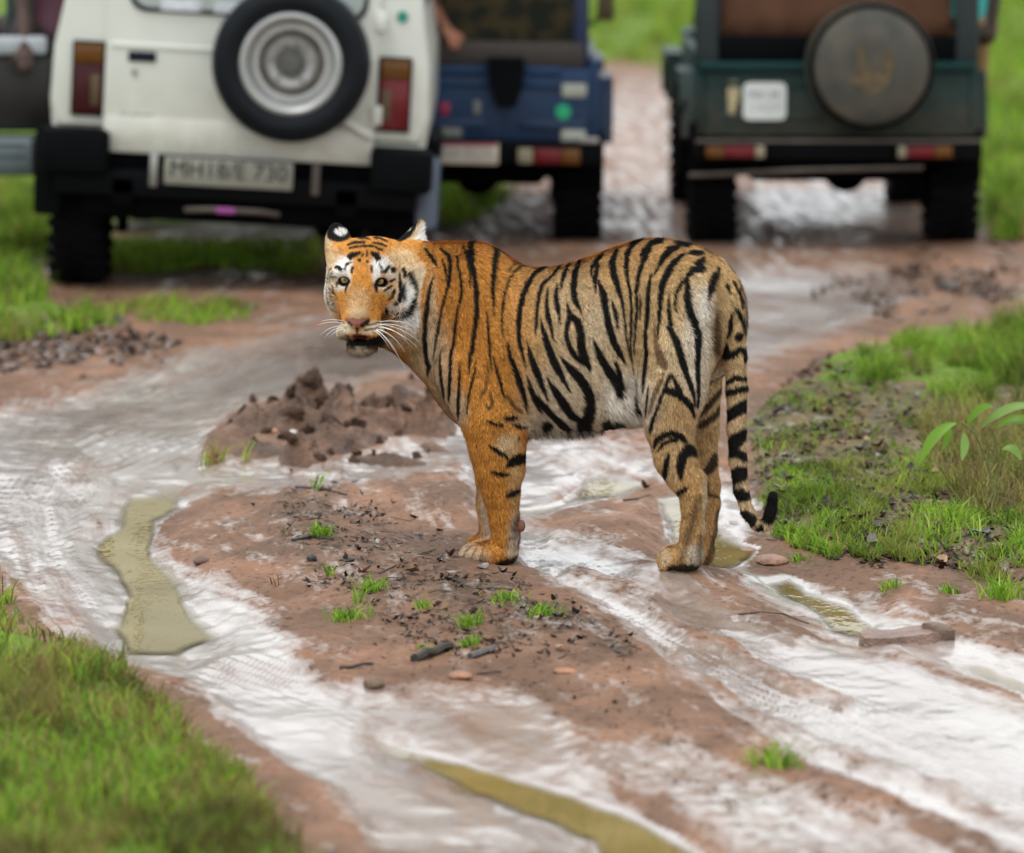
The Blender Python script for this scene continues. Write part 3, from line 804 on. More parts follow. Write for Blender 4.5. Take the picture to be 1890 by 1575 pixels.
# ---------------------------------------------------------------- open safari jeeps
def jeep(px, Y, label, paint, roll=0, yaw=0, z=0):
    root = empty('open_jeep', (P_Y(px, 300, Y)[0], Y, z), (0, math.radians(roll), math.radians(yaw)))
    tag(root, label, 'jeep', 'open jeeps parked on the track')
    # tub
    tb = MB()
    tb.box((-.665, 1.0, .72), (.05, 2.0, .40), .012).box((.665, 1.0, .72), (.05, 2.0, .40), .012).box((0, 1.0, .545), (1.30, 2.0, .04))
    tb.box((0, 2.25, .74), (1.36, .55, .42), .03).build('tub', paint, root)
    tg = MB().box((0, .0, .70), (1.30, .045, .365), .014).build('tailgate', paint, root)
    return root, tg
def jeep_common(root, paint, WD):
    for s in (-1, 1):
        wheel(root, s * .60, .42, .34 - WD, .34, .225, .2, s)
        wheel(root, s * .60, 2.95, .34 - WD, .34, .225, .2, s)
        # rounded wheel arches and flare
        MB().prism([(.20, .50), (.22, .70), (.34, .82), (.90, .82), (1.02, .70), (1.04, .50), (.96, .50), (.94, .68), (.86, .755), (.38, .755), (.30, .68), (.28, .50)], s * .685, s * .765, 'YZ').build('wheel_arch', paint, root)
        MB().prism([(2.55, .55), (2.6, .80), (3.35, .80), (3.4, .55), (3.3, .55), (3.25, .74), (2.7, .74), (2.65, .55)], s * .60, s * .76, 'YZ').build('front_wing', paint, root)
        MB().box((s * .62, .03, .42), (.20, .012, .26), .004).build('mud_flap', M_UNDER, root)
    MB().box((0, 3.0, .76), (1.02, 1.25, .34), .05).build('bonnet', paint, root)
    MB().box((-.42, 1.6, .42), (.09, 3.3, .10)).box((.42, 1.6, .42), (.09, 3.3, .10)).box((0, .25, .42), (.9, .5, .10)).box((.25, .9, .40), (.35, .6, .16), .03).box((0, .06, .49), (1.28, .14, .10)).box((0, .45, .355), (.86, .7, .13), .04).build('chassis', M_UNDER, root)
    MB().tube([(-.55, .62, .33), (.55, .62, .33)], .045, 10).ball((.09, .62, .31), .115, 3).build('rear_axle', M_UNDER, root)
    fr = MB()
    for s in (-1, 1): fr.tube([(s * .60, 2.48, .94), (s * .56, 2.62, 1.45)], .02, 8)
    fr.tube([(-.56, 2.62, 1.45), (.56, 2.62, 1.45)], .02, 8).build('windscreen_frame', M_BLACK, root)
    MB().prism([(-.56, .96), (.56, .96), (.53, 1.43), (-.53, 1.43)], 2.555, 2.56).build('windscreen', M_GLASS, root)
    for s in (-1, 1):
        st = MB().box((s * .33, 2.0, .70), (.46, .46, .16), .04).box((s * .33, 1.80, 1.0), (.46, .14, .5), .05).build('front_seat', M_SEAT, root)

G_GREEN = mat('dark_green_paint', (.002, .030, .030), .5, var=.15, spec=.2, dirt=(MUD, .4, .9, .5))
G_BLUE = mat('blue_paint', (.002, .032, .098), .45, var=.2, spec=.3, dirt=((.05, .05, .06), .4, .95, .5))
# ---- dark green jeep on the right
gr, gt = jeep(1543, 24.2, 'dark green open jeep with a covered spare wheel on its tailgate', G_GREEN, z=.028)
jeep_common(gr, G_GREEN, .055)
MB().box((0, -.02, .865), (1.36, .07, .05), .018).build('top_rail', G_GREEN, gt)
for zz in (.62, .775): MB().box((-.32, -.026, zz), (.50, .012, .03), .005).build('pressing', G_GREEN, gt)
bu = MB().box((0, -.10, .455), (1.42, .09, .095), .018).build('bumper', M_BLACK, gr)
MB().box((0, -.145, .505), (1.40, .02, .018), .004).build('bumper_lip', M_DULL, bu)
lamp_unit(gr, -.505, .455, .29, .058, [(1, M_AMBER), (1.6, M_RED), (.5, M_CLEAR)], .03, -.158)
lamp_unit(gr, .425, .455, .27, .058, [(.5, M_CLEAR), (1.6, M_RED), (1, M_AMBER)], .03, -.158)
MB().tube([(-.73, -.12, .335), (-.2, -.13, .36), (.42, -.13, .375)], .012, 8).build('tow_pipe', M_DULL, gr)
fp = MB().tube([(-.745, -.05, .70), (-.775, -.05, .62), (-.785, -.05, .34), (-.70, -.05, .33), (-.70, -.05, .60)], .011, 8).build('side_step', M_BLACK, gr)
pl = MB().prism(rrect(.212, .185, .03), -.006, 0).build('number_plate', mat('plate_clean', (.62, .66, .64), .45, var=.04), gt); pl.location = (-.356, -.035, .695)
text_part('MH 34', (-.005, -.007, .032), .055, mat('faded_ink', (.28, .28, .34), .6), pl)
text_part('1 4 2 7', (.005, -.007, -.03), .05, mat('faded_ink', (.28, .28, .34), .6), pl)
em = MB().prism([(-.535, .62), (-.515, .60), (-.500, .66), (-.485, .72), (-.478, .76), (-.495, .795), (-.525, .795), (-.538, .76)], -.030, -.022).build('painted_emblem', mat('cream_paint', (.42, .36, .20), .6, var=.4, scale=40), gt)
# the covered spare
sw = MB().lathe([(0, -.20), (.10, -.203), (.22, -.198), (.275, -.18), (.305, -.13), (.316, -.06), (.316, .02), (.29, .05), (0, .05)], (0, 0, 0), 'Y', 64)
m_cov, nt, b = new_mat('spare_cover')
tc = N(nt, 'ShaderNodeTexCoord'); n1 = N(nt, 'ShaderNodeTexNoise'); n1.inputs['Scale'].default_value = 9; n1.inputs['Detail'].default_value = 5; L(nt, tc.outputs['Object'], n1.inputs['Vector'])
L(nt, ramp(nt, n1.outputs['Fac'], [(.3, (.030, .034, .030)), (.7, (.075, .066, .048))]).outputs[0], b.inputs['Base Color']); b.inputs['Roughness'].default_value = .5
spw = sw.build('spare_wheel', m_cov, gt); spw.location = (.154, -.07, .873)
MB().lathe([(.292, -.165), (.300, -.168), (.306, -.150)], (0, 0, 0), 'Y', 64).build('cover_seam', M_BLACK, spw)
m_gold = mat('faded_gold_print', (.085, .060, .026), .6, var=.5, scale=30)
for pts in ([(-.075, .10), (-.045, .12), (-.03, .02), (-.005, -.02), (.03, -.015), (.06, .02), (.075, .10), (.095, .09), (.10, -.02), (.075, -.09), (.03, -.12), (-.02, -.13), (-.06, -.10), (-.10, -.08), (-.105, -.04), (-.07, -.02)],):
    MB().prism(pts, -.2075, -.200).build('emblem', m_gold, spw)
# canvas, pillars
for s in (-1, 1): MB().box((s * .64, .02, 1.22), (.115, .06, .72), .015).build('pillar', mat('green_black_pillar', (.010, .022, .024), .5), gr)
MB().box((0, .03, .945), (1.22, .04, .13), .012).build('seat_rail', M_BLACK, gr)
bm = bmesh.new(); cw = 28
rows = [[bm.verts.new((-.565 + 1.13 * i / cw, .075 + .012 * math.sin(i * 1.7 + j) + .006 * math.sin(i * .6), 1.00 + .115 * j + .008 * math.sin(i * .9))) for i in range(cw + 1)] for j in range(7)]
for a_, b_ in zip(rows[:-1], rows[1:]):
    for i in range(cw): bm.faces.new((a_[i], a_[i + 1], b_[i + 1], b_[i]))
me = bpy.data.meshes.new('canvas_curtain'); bm.to_mesh(me); bm.free(); me.polygons.foreach_set('use_smooth', np.ones(len(me.polygons), bool))
cc = link('canvas_curtain', me, mat('brown_canvas', (.115, .050, .024), .85, var=.2, scale=5, bump=.2), gr)
sm = cc.modifiers.new('thick', 'SOLIDIFY'); sm.thickness = .006
MB().box((0, 1.1, 1.72), (1.42, 2.6, .05), .02).build('canvas_roof', mat('brown_canvas', (.115, .050, .024), .85), gr)
# ---- blue jeep in the middle
br, bt = jeep(845, 24.4, 'blue open jeep parked behind the white car, green dot on its tailgate', G_BLUE, roll=1.0)
jeep_common(br, G_BLUE, .04)
for zz, hh in ((.865, .05), (.80, .04), (.60, .045)):
    for x0, x1 in ((-.62, -.30), (-.27, .13), (.30, .50)):
        if hh == .045 and x0 > 0: x1 = .62
        MB().box(((x0 + x1) / 2, -.026, zz), (x1 - x0, .022, hh), .009).build('pressing', G_BLUE, bt)
MB().prism([(.135, .93), (.315, .93), (.31, .79), (.275, .69), (.19, .69), (.145, .79)], -.10, -.02).build('spare_bracket', M_BLACK, bt)
bu = MB().box((0, -.10, .465), (1.42, .09, .12), .018).build('bumper', M_BLACK, br)
MB().box((.64, -.148, .535), (.10, .012, .03), .004).build('bumper_end_cap', M_CHROME, bu)
lamp_unit(br, .445, .455, .31, .075, [(.8, M_CLEAR), (1.5, M_RED), (1, M_AMBER)], .03, -.158)
lamp_unit(br, -.50, .455, .31, .075, [(1, M_AMBER), (1.5, M_RED), (.8, M_CLEAR)], .03, -.158)
for zz in (.775, .545): MB().box((.565, -.032, zz), (.125, .014, .07), .012).build('reflector', mat('pale_reflector', (.36, .38, .33), .4, var=.2), bt)
MB().lathe([(0, -.030), (.037, -.030), (.039, -.022)], (.512, 0, .665), 'Y', 24).build('green_dot', mat('green_dot', (.005, .36, .16), .4), bt)
MB().box((-.075, -.026, .672), (.045, .006, .06), .002).build('red_mark', mat('red_mark', (.30, .01, .06), .5), bt)
MB().box((.085, -.026, .68), (.035, .006, .07), .002).build('grey_mark', mat('grey_mark', (.18, .19, .17), .6), bt)
MB().box((-.09, -.028, .555), (.20, .008, .05), .002).build('painted_band', mat('grey_mark', (.18, .19, .17), .6), bt)
pl = MB().box((0, 0, 0), (.40, .008, .105), .006).build('number_plate', mat('plate_cream', (.50, .45, .36), .5, var=.15), br); pl.location = (-.005, -.153, .46)
text_part('MH34 9275', (0, -.0055, .0), .075, mat('faded_ink', (.28, .28, .34), .6), pl)
MB().box((0, -.005, .045), (.38, .004, .012)).build('red_strip', mat('red_mark', (.30, .01, .06), .5), pl)
MB().box((.595, .06, 1.18), (.075, .06, .60), .014).build('pillar', mat('blue_black_pillar', (.008, .022, .075), .45), br)
MB().box((-.595, .06, 1.18), (.075, .06, .60), .014).build('pillar', mat('blue_black_pillar', (.008, .022, .075), .45), br)
m_camo, nt, b = new_mat('camouflage_cloth')
tc = N(nt, 'ShaderNodeTexCoord'); n1 = N(nt, 'ShaderNodeTexNoise'); n1.inputs['Scale'].default_value = 9; n1.inputs['Detail'].default_value = 2; L(nt, tc.outputs['Object'], n1.inputs['Vector'])
r_ = ramp(nt, n1.outputs['Fac'], [(0, (.010, .016, .012)), (.45, (.020, .024, .014)), (.54, (.06, .045, .022)), (.62, (.085, .062, .024)), (.72, (.018, .022, .018))]); L(nt, r_.outputs[0], b.inputs['Base Color']); b.inputs['Roughness'].default_value = .9
MB().box((.02, .42, 1.13), (1.10, .14, .42), .05).box((.02, .60, .92), (1.10, .46, .12), .04).build('rear_seat', m_camo, br)
MB().box((0, .03, .945), (1.22, .05, .13), .012).build('seat_rail', M_SEAT, br)
MB().box((0, 1.1, 1.66), (1.36, 2.6, .05), .02).build('canvas_roof', mat('blue_canvas', (.012, .02, .05), .85), br)
mi = MB().box((.725, .55, 1.17), (.085, .04, .15), .015).tube([(.62, .56, 1.05), (.70, .56, 1.12)], .01, 6).build('side_mirror', mat('mirror_shell', (.10, .075, .03), .5), br)
# ---- black jeep seen side-on at the left edge
Yd = 23.0
dj = empty('open_jeep', (P_Y(100, 300, Yd)[0], Yd, 0))
tag(dj, 'black open jeep seen side-on at the left edge, grey metal step below its body', 'jeep', 'open jeeps parked on the track')
M_DJ = mat('black_brown_paint', (.014, .011, .011), .4, var=.4, scale=6)
MB().box((-1.95, .62, .83), (3.9, 1.24, .36), .03).box((-3.6, .62, .86), (1.2, 1.0, .30), .06).build('body', M_DJ, dj)
MB().box((-1.6, -.02, 1.055), (3.15, .09, .085), .02).build('side_rail', mat('pale_rail', (.40, .43, .47), .4, var=.15), dj)
sp_ = MB().box((-1.62, -.10, .545), (3.08, .20, .17), .02).build('side_step', mat('galvanised_step', (.19, .23, .25), .4, metal=.3, var=.2), dj)
for zz in (.50, .555, .605): MB().box((-1.62, -.203, zz), (3.0, .01, .014), .003).build('step_rib', mat('rib_grey', (.10, .125, .14), .5), sp_)
MB().box((-1.8, .62, .50), (3.4, .9, .14)).build('chassis', M_UNDER, dj)
for x in (-.95, -3.25):
    for y in (.12, 1.12):
        w_ = wheel(dj, 0, 0, 0, .34, .21, .2, -1 if y < .5 else 1); w_.location = (x, y, .34); w_.rotation_euler = (0, 0, math.pi / 2)
MB().tube([(-.1, .05, 1.0), (-.12, .08, 1.75), (-2.4, .08, 1.75), (-2.6, .05, 1.05)], .022, 8).build('roll_bar', M_DJ, dj)
MB().tube([(-.1, 1.2, 1.0), (-.12, 1.17, 1.75), (-2.4, 1.17, 1.75), (-2.6, 1.2, 1.05)], .022, 8).build('roll_bar', M_DJ, dj)
MB().box((-.42, .75, 1.0), (.44, .9, .10), .03).box((-.20, .75, 1.25), (.10, .9, .46), .04).build('bench_seat', mat('green_vinyl', (.010, .032, .028), .5), dj)
MB().box((-.62, .95, 1.28), (.10, .5, .5), .04).build('bench_seat', mat('green_vinyl', (.010, .032, .028), .5), dj)

# ---------------------------------------------------------------- passengers
def person(loc, yaw, label, shirt, skin, trousers, armL, armR, lean=(0, 0), hair=(.008, .007, .006), sleeve=.5):
    """seated figure, seat at the origin, looking along +y of its own frame; arms: (elbow, hand)"""
    root = empty('person', loc, (0, 0, math.radians(yaw)))
    tag(root, label, 'person', 'passengers sitting in the jeeps')
    P = []; lx, ly = lean
    sh = np.array([lx, ly, .52])
    P.append(pr_ell((0, 0, .10), (.17, .13, .12), 2, .06))
    P.append(pr_cone((0, 0, .12), sh * .75, .135, .15, 0, .06))
    P.append(pr_ell(sh - (0, 0, .05), (.19, .105, .12), 0, .06))
    P.append(pr_cone(sh + (0, 0, .03), sh + (0, .015, .13), .055, .05, 1, .03))
    hc = sh + np.array([0, .03, .235])
    P.append(pr_ell(hc, (.076, .095, .115), 1, .02))
    P.append(pr_ell(hc + (0, .05, -.07), (.05, .045, .045), 1, .03))
    P.append(pr_ell(hc + (0, .10, -.015), (.014, .02, .024), 1, .012))
    for s in (-1, 1):
        P.append(pr_ell(hc + (s * .078, -.005, -.01), (.012, .022, .032), 1, .01))
        P.append(pr_ell(hc + (s * .03, .098, .018), (.014, .012, .009), 1, .008, 'sub'))
    P.append(pr_ell(hc + (0, .105, -.06), (.022, .012, .004), 1, .006, 'sub'))
    P.append(pr_ell(hc + (0, -.02, .035), (.084, .095, .095), 3, .01))
    for s, arm in ((-1, armL), (1, armR)):
        a = sh + np.array([s * .185, 0, -.02]); e, h = np.array(arm[0]), np.array(arm[1])
        P.append(pr_cone(a, a + (e - a) * sleeve, .062, .056, 0, .05)); P.append(pr_cone(a + (e - a) * sleeve * .9, e, .046, .040, 1 if sleeve < 1 else 0, .015))
        P.append(pr_cone(e, h, .041, .027, 1, .02))
        d = (h - e) / np.linalg.norm(h - e); u = np.cross(d, (0, 0, 1.0)); u /= np.linalg.norm(u) + 1e-9; w = np.cross(u, d)
        pc = h + d * .045
        P.append(pr_ell(pc, (.045, .042, .018), 1, .015, R=np.array([d, u, w])))
        for k in range(4):
            b0 = pc + d * .035 + u * (.03 - .02 * k); m0 = b0 + d * (.034, .04, .038, .03)[k] - w * .008; t0 = m0 + d * .02 - w * .022
            P.append(pr_cone(b0, m0, .0095, .009, 1, .004)); P.append(pr_cone(m0, t0, .009, .0075, 1, .004))
        b0 = pc + u * s * -.035; m0 = b0 + u * s * -.022 + d * .03; P.append(pr_cone(b0, m0, .011, .010, 1, .006)); P.append(pr_cone(m0, m0 + d * .028 - w * .01, .010, .008, 1, .004))
        hip = np.array([s * .09, .02, .07]); kn = np.array([s * .13, .44, .09]); an = np.array([s * .13, .46, -.30])
        P.append(pr_cone(hip, kn, .09, .062, 2, .04)); P.append(pr_cone(kn, an, .06, .042, 2, .02)); P.append(pr_ell(an + (0, .06, -.04), (.045, .12, .04), 4, .02))
    V, Q = sdf_mesh(P, .0085)
    V = relax(V, Q, 1)
    best = np.full(len(V), 1e9); pt = np.zeros(len(V), int)
    for p in P:
        if p['op'] != 'add': continue
        d = p['f'](V[:, 0], V[:, 1], V[:, 2]); m = d < best; best[m] = d[m]; pt[m] = p['part']
    pal = np.array([shirt, skin, trousers, hair, (.02, .02, .02)])
    c = pal[pt] * (1 + .25 * fbm(V[:, 0] * 14 + V[:, 1] * 9, V[:, 2] * 14, 3, 61))[:, None]
    me = np_mesh('body', V, Q); add_attr(me, 'coat', np.clip(c, 0, 1), 'FLOAT_COLOR')
    link('body', me, M_PERSON, root)
    return root
M_PERSON, nt, b = new_mat('skin_and_cloth')
L(nt, N(nt, 'ShaderNodeAttribute', attribute_name='coat').outputs['Color'], b.inputs['Base Color']); b.inputs['Roughness'].default_value = .7
def wpt(px, py, Y): return Vector(P_Y(px, py, Y))
def local_pts(loc, yaw, pts):
    R = Matrix.Rotation(-math.radians(yaw), 3, 'Z'); return [tuple(R @ (p - Vector(loc))) for p in pts]
# black jeep: somebody in maroon leaning on the side rail
l1 = (wpt(92, 60, 23.25).x, 23.28, 1.02)
a_ = local_pts(l1, 15, [wpt(45, 10, 23.1), wpt(46, 85, 22.95)]); b_2 = local_pts(l1, 15, [wpt(140, 5, 23.35), wpt(125, 40, 23.5)])
person(l1, 15, 'passenger in maroon clothes with one arm over the rail of the black jeep', (.10, .035, .055), (.045, .022, .014), (.03, .018, .02), a_, b_2, sleeve=.6)
# blue jeep: bare forearm resting out of the back
l2 = (wpt(770, 60, 24.7).x, 24.75, .98)
a_ = local_pts(l2, 90, [wpt(790, 5, 24.55), wpt(822, 50, 24.42)]); b_2 = local_pts(l2, 90, [wpt(700, 40, 24.6), wpt(740, 70, 24.5)])
person(l2, 90, 'passenger in dark clothes with a bare forearm over the back of the blue jeep', (.02, .018, .016), (.33, .14, .085), (.02, .02, .02), b_2, a_, sleeve=.45)
# green jeep: elbow out at the right
l3 = (wpt(1800, 60, 24.75).x - .06, 24.8, .98)
a_ = local_pts(l3, 0, [wpt(1822, 66, 24.72), wpt(1778, 48, 24.66)]); b_2 = local_pts(l3, 0, [wpt(1740, 40, 25.2), wpt(1720, 60, 25.1)])
person(l3, 0, 'passenger in turquoise with an elbow out of the green jeep', (.03, .36, .36), (.035, .022, .014), (.28, .17, .06), b_2, a_, sleeve=.35)

# ================================================================ tiger
TH = math.radians(30)                                  # the tiger heads left and away from the viewer
TA = np.array([-math.cos(TH), math.sin(TH), 0.0])      # forward along its spine
TN = np.array([math.sin(TH), math.cos(TH), 0.0])       # towards its far flank
TS0 = np.array([P_Y(905, 800, 14.1)[0], 14.1, 0.0])    # a point of its sagittal plane
def P_l(px, py, l=0.0):
    d = ray(px, py)
    t = (l - (CAM0 - TS0) @ TN) / (d @ TN)
    return CAM0 + d * t
PXM = 1 / 642.0                                        # metres per photograph pixel at the tiger
HEADY = 14.2
def HP(px, py, dep): return P_Y(px, py, HEADY - dep)

def rotm(yaw=0, pitch=0, roll=0):
    """rows: right, depth, up of a rotated frame"""
    M = Matrix.Rotation(math.radians(yaw), 3, 'Z') @ Matrix.Rotation(math.radians(pitch), 3, 'X') @ Matrix.Rotation(math.radians(roll), 3, 'Y')
    return np.array(M.transposed())

def catmull(xs, ys, n=400):
    xs = np.asarray(xs, float); ys = np.asarray(ys, float)
    o = np.argsort(xs); xs, ys = xs[o], ys[o]
    m = np.gradient(ys, xs)
    q = np.linspace(xs[0], xs[-1], n)
    i = np.clip(np.searchsorted(xs, q) - 1, 0, len(xs) - 2)
    h = xs[i + 1] - xs[i]; t = (q - xs[i]) / h
    return q, ((1 + 2 * t) * (1 - t) ** 2 * ys[i] + t * (1 - t) ** 2 * h * m[i] + t * t * (3 - 2 * t) * ys[i + 1] + t * t * (t - 1) * h * m[i + 1])

TORSO = [  # x on the photograph, top, bottom, half width in m
    (1356, 528, 570, .035), (1343, 506, 620, .075), (1325, 484, 668, .108), (1300, 464, 706, .128), (1250, 446, 742, .142), (1200, 441, 764, .146),
    (1150, 452, 782, .148), (1100, 471, 798, .156), (1050, 488, 803, .163), (1000, 495, 802, .168), (960, 491, 802, .168),
    (925, 474, 804, .162), (890, 454, 800, .155), (850, 450, 778, .142), (820, 453, 742, .126), (795, 458, 700, .112), (770, 466, 660, .102), (735, 482, 625, .09)]
def pr_torso():
    T, ZC, HZ, HW = [], [], [], []
    for px, yt, yb, hw in TORSO:
        a = P_l(px, yt); b = P_l(px, yb)
        T.append((a - TS0) @ TA); ZC.append((a[2] + b[2]) / 2); HZ.append((a[2] - b[2]) / 2); HW.append(hw)
    q, zc = catmull(T, ZC); _, hz = catmull(T, HZ); _, hw = catmull(T, HW)
    t0, t1 = q[0], q[-1]
    pts = np.array([TS0 + TA * t + TN * s * .18 for t in (t0, t1) for s in (-1, 1)])
    lo = pts.min(0); hi = pts.max(0); lo[2] = min(np.array(ZC) - np.array(HZ)); hi[2] = max(np.array(ZC) + np.array(HZ))
    def f(X, Y, Z):
        t = (X - TS0[0]) * TA[0] + (Y - TS0[1]) * TA[1]
        l = (X - TS0[0]) * TN[0] + (Y - TS0[1]) * TN[1]
        c, z, w = np.interp(t, q, zc), np.interp(t, q, hz), np.interp(t, q, hw)
        v = (Z - c) / z
        # egg section: narrow over the spine, full at mid flank, tucked at the belly
        ww = w * (1 - 0.16 * np.clip(v, -1, 1) ** 2 * np.sign(v) - 0.04)
        r = np.sqrt((l / ww) ** 2 + v ** 2)
        d = (r - 1) * np.minimum(w, z)
        return np.maximum(d, np.maximum(t - t1, t0 - t) - 0.005)
    return dict(f=f, lo=lo, hi=hi, part=0, k=0.03, op='add')

PR = [pr_torso()]
def limb(pts, part, k=0.025):
    for (x0, y0, l0, r0), (x1, y1, l1, r1) in zip(pts[:-1], pts[1:]):
        PR.append(pr_cone(P_l(x0, y0, l0), P_l(x1, y1, l1), r0 - .005, r1 - .005, part, k))
# shoulders and forelegs  (part 1 near, 2 far)
RB = np.array([TA, TN, [0, 0, 1]])
PR.append(pr_ell(P_l(880, 578, -.085), (.105, .062, .165), 0, .06, R=RB))
PR.append(pr_ell(P_l(935, 590, .085), (.10, .062, .165), 0, .06, R=RB))
PR.append(pr_ell(P_l(884, 492, -.025), (.07, .045, .045), 0, .05, R=RB))
limb([(865, 690, -.115, .088), (905, 778, -.115, .084)], 1, .06)
limb([(909, 780, -.115, .086), (915, 830, -.115, .076), (920, 870, -.115, .066), (925, 910, -.113, .054), (930, 955, -.11, .044), (934, 988, -.11, .040), (931, 1012, -.11, .043)], 1)
PR.append(pr_cone(P_l(950, 800, -.115), P_l(950, 870, -.11), .03, .025, 1, .03))
limb([(935, 690, .10, .085), (918, 800, .09, .07), (910, 880, .09, .05), (906, 930, .09, .042), (911, 965, .09, .039), (905, 1000, .09, .041)], 2, .03)
def paw(px, py, l, part, ln, wd, ht, yaw=0.0, toes=True):
    c = P_l(px, py, l)
    ca, sa = math.cos(yaw), math.sin(yaw)
    fw = TA * ca + TN * sa; sd_ = TN * ca - TA * sa
    R = np.array([fw, sd_, [0, 0, 1]])
    PR.append(pr_ell(c, (ln, wd, ht), part, .02, R=R))
    PR.append(pr_ell(c - fw * ln * .45 + np.array([0, 0, ht * .1]), (ln * .55, wd * .92, ht * 1.0), part, .02, R=R))
    if toes:
        for i, s in enumerate((-1.5, -.5, .5, 1.5)):
            tc = c + fw * (ln * (.66 if abs(s) < 1 else .48)) + sd_ * (s * wd * .46) + np.array([0, 0, -ht * .22])
            PR.append(pr_ell(tc, (ln * .42, wd * .235, ht * .78), part, .004, R=R))
    return c[2] - ht
PAWS = []
PAWS.append(((907, 1045, -.11), paw(901, 1022, -.11, 1, .082, .058, .036)))
PAWS.append(((900, 1026, .09), paw(903, 1006, .09, 2, .066, .052, .034)))
PR.append(pr_ell(P_l(963, 971, -.105), (.011, .012, .019), 5, .006))       # carpal pad
# haunches and hind legs (3 near, 4 far)
PR.append(pr_ell(P_l(1262, 590, -.075), (.13, .075, .165), 0, .06, R=RB))
PR.append(pr_ell(P_l(1305, 590, .075), (.12, .07, .16), 0, .06, R=RB))
limb([(1250, 650, -.10, .098), (1242, 720, -.115, .088), (1236, 785, -.115, .072)], 3, .05)
limb([(1236, 785, -.115, .070), (1246, 845, -.112, .060), (1262, 880, -.108, .049), (1277, 905, -.105, .037), (1279, 935, -.105, .0335), (1278, 975, -.105, .033), (1272, 1015, -.105, .039)], 3)
PR.append(pr_cone(P_l(1289, 884, -.105), P_l(1286, 925, -.105), .021, .020, 3, .02))
PAWS.append(((1258, 1052, -.105), paw(1255, 1029, -.105, 3, .062, .052, .036)))
limb([(1288, 640, .09, .09), (1290, 720, .095, .066), (1296, 790, .10, .052), (1302, 850, .10, .038), (1310, 895, .10, .033), (1312, 930, .10, .030), (1306, 980, .10, .029), (1294, 1020, .10, .033)], 4, .012)
PAWS.append(((1285, 1042, .10), paw(1278, 1022, .10, 4, .06, .048, .034)))
# groin fold and long belly hair
PR.append(pr_ell(P_l(1165, 752, -.06), (.07, .05, .045), 0, .05, R=RB))
# tail
TAILP = [(1318, 500, .040), (1338, 528, .038), (1350, 566, .036), (1353, 610, .034), (1357, 660, .031), (1360, 720, .0285), (1360, 790, .026), (1362, 850, .0235), (1368, 905, .0195), (1380, 945, .0165), (1397, 968, .0145), (1414, 968, .0145), (1423, 945, .0155), (1427, 915, .0135)]
for (x0, y0, r0), (x1, y1, r1) in zip(TAILP[:-1], TAILP[1:]):
    PR.append(pr_cone(P_l(x0, y0, -.0), P_l(x1, y1, -.0), r0, r1, 6, .012))

# ---- head (part 7), ears 8 (its right, left in the picture) and 9
def he(px, py, dep, r, part=7, k=.03, op='add', **kw): PR.append(pr_ell(HP(px, py, dep), r, part, k, op, R=rotm(**kw)))
PR.append(pr_cone(P_l(815, 560, 0), HP(725, 535, -.06), .115, .095, 0, .10))      # neck
PR.append(pr_cone(P_l(800, 640, 0), HP(735, 595, -.04), .075, .065, 0, .06))
he(692, 510, -.01, (.122, .13, .106), yaw=-10)              # braincase
he(688, 478, .03, (.098, .075, .054), k=.04, yaw=-10)        # forehead
he(668, 540, .055, (.092, .085, .078), k=.04, yaw=-14)       # face mass
he(632, 474, -.02, (.038, .055, .042), k=.05)                # roots of the ears
he(760, 480, -.02, (.044, .055, .046), k=.05)
he(634, 528, .02, (.034, .07, .062), k=.04, yaw=-10)         # sides of the face
he(636, 564, .02, (.031, .06, .048), k=.04, yaw=-10)         # cheek ruffs
he(757, 525, .050, (.040, .065, .070), k=.035, yaw=-10)
he(757, 570, .068, (.042, .055, .070), k=.03, yaw=-10)
he(744, 604, .066, (.042, .045, .036), k=.03, yaw=-10)
he(690, 618, .03, (.066, .07, .034), k=.04)                  # throat
PR.append(pr_cone(HP(671, 515, .105), HP(661, 582, .165), .034, .0315, 7, .035))  # bridge of the nose
PR.append(pr_cone(HP(655, 570, .120), HP(652, 606, .14), .034, .036, 7, .03))
PR.append(pr_cone(HP(678, 570, .118), HP(680, 606, .138), .034, .036, 7, .03))
he(644, 613, .148, (.035, .040, .0235), k=.014, yaw=-12, roll=-8)      # whisker pads
he(683, 613, .146, (.041, .040, .0235), k=.014, yaw=-6, roll=8)
he(659, 598, .178, (.024, .022, .0135), k=.012, yaw=-12)     # nose leather
he(667, 641, .118, (.034, .042, .0155), k=.012, yaw=-10)     # chin
he(666, 630, .085, (.042, .06, .024), k=.02, yaw=-10)        # lower jaw
he(633, 503, .088, (.030, .030, .017), k=.025)               # brows
he(708, 504, .084, (.032, .030, .017), k=.025)
he(626, 546, .055, (.028, .04, .032), k=.025)                  # cheekbones
he(724, 550, .05, (.036, .04, .036), k=.03)
he(633, 521, .125, (.0185, .024, .0135), k=.012, op='sub')   # eye sockets
he(706, 523, .121, (.0185, .024, .0135), k=.012, op='sub')
he(667, 627, .175, (.036, .055, .0105), k=.008, op='sub')    # parted lips
he(646, 598, .203, (.0062, .012, .0046), k=.004, op='sub', roll=-25)
he(674, 597, .203, (.0078, .014, .0056), k=.004, op='sub', roll=25)
# ears: laid sideways so the black backs with their white spots show
he(623, 441, -.045, (.034, .017, .045), 8, .02, yaw=25, roll=-8)
he(633, 440, -.05, (.024, .014, .024), 8, .012, yaw=28, roll=25)
he(613, 460, -.03, (.018, .03, .036), 8, .02)
PR.append(pr_cone(HP(760, 468, -.045), HP(772, 416, -.055), .038, .005, 9, .018))
PR.append(pr_cone(HP(744, 456, -.05), HP(769, 418, -.06), .026, .006, 9, .015))
PR.append(pr_cone(HP(770, 462, -.045), HP(774, 425, -.055), .016, .006, 9, .02))

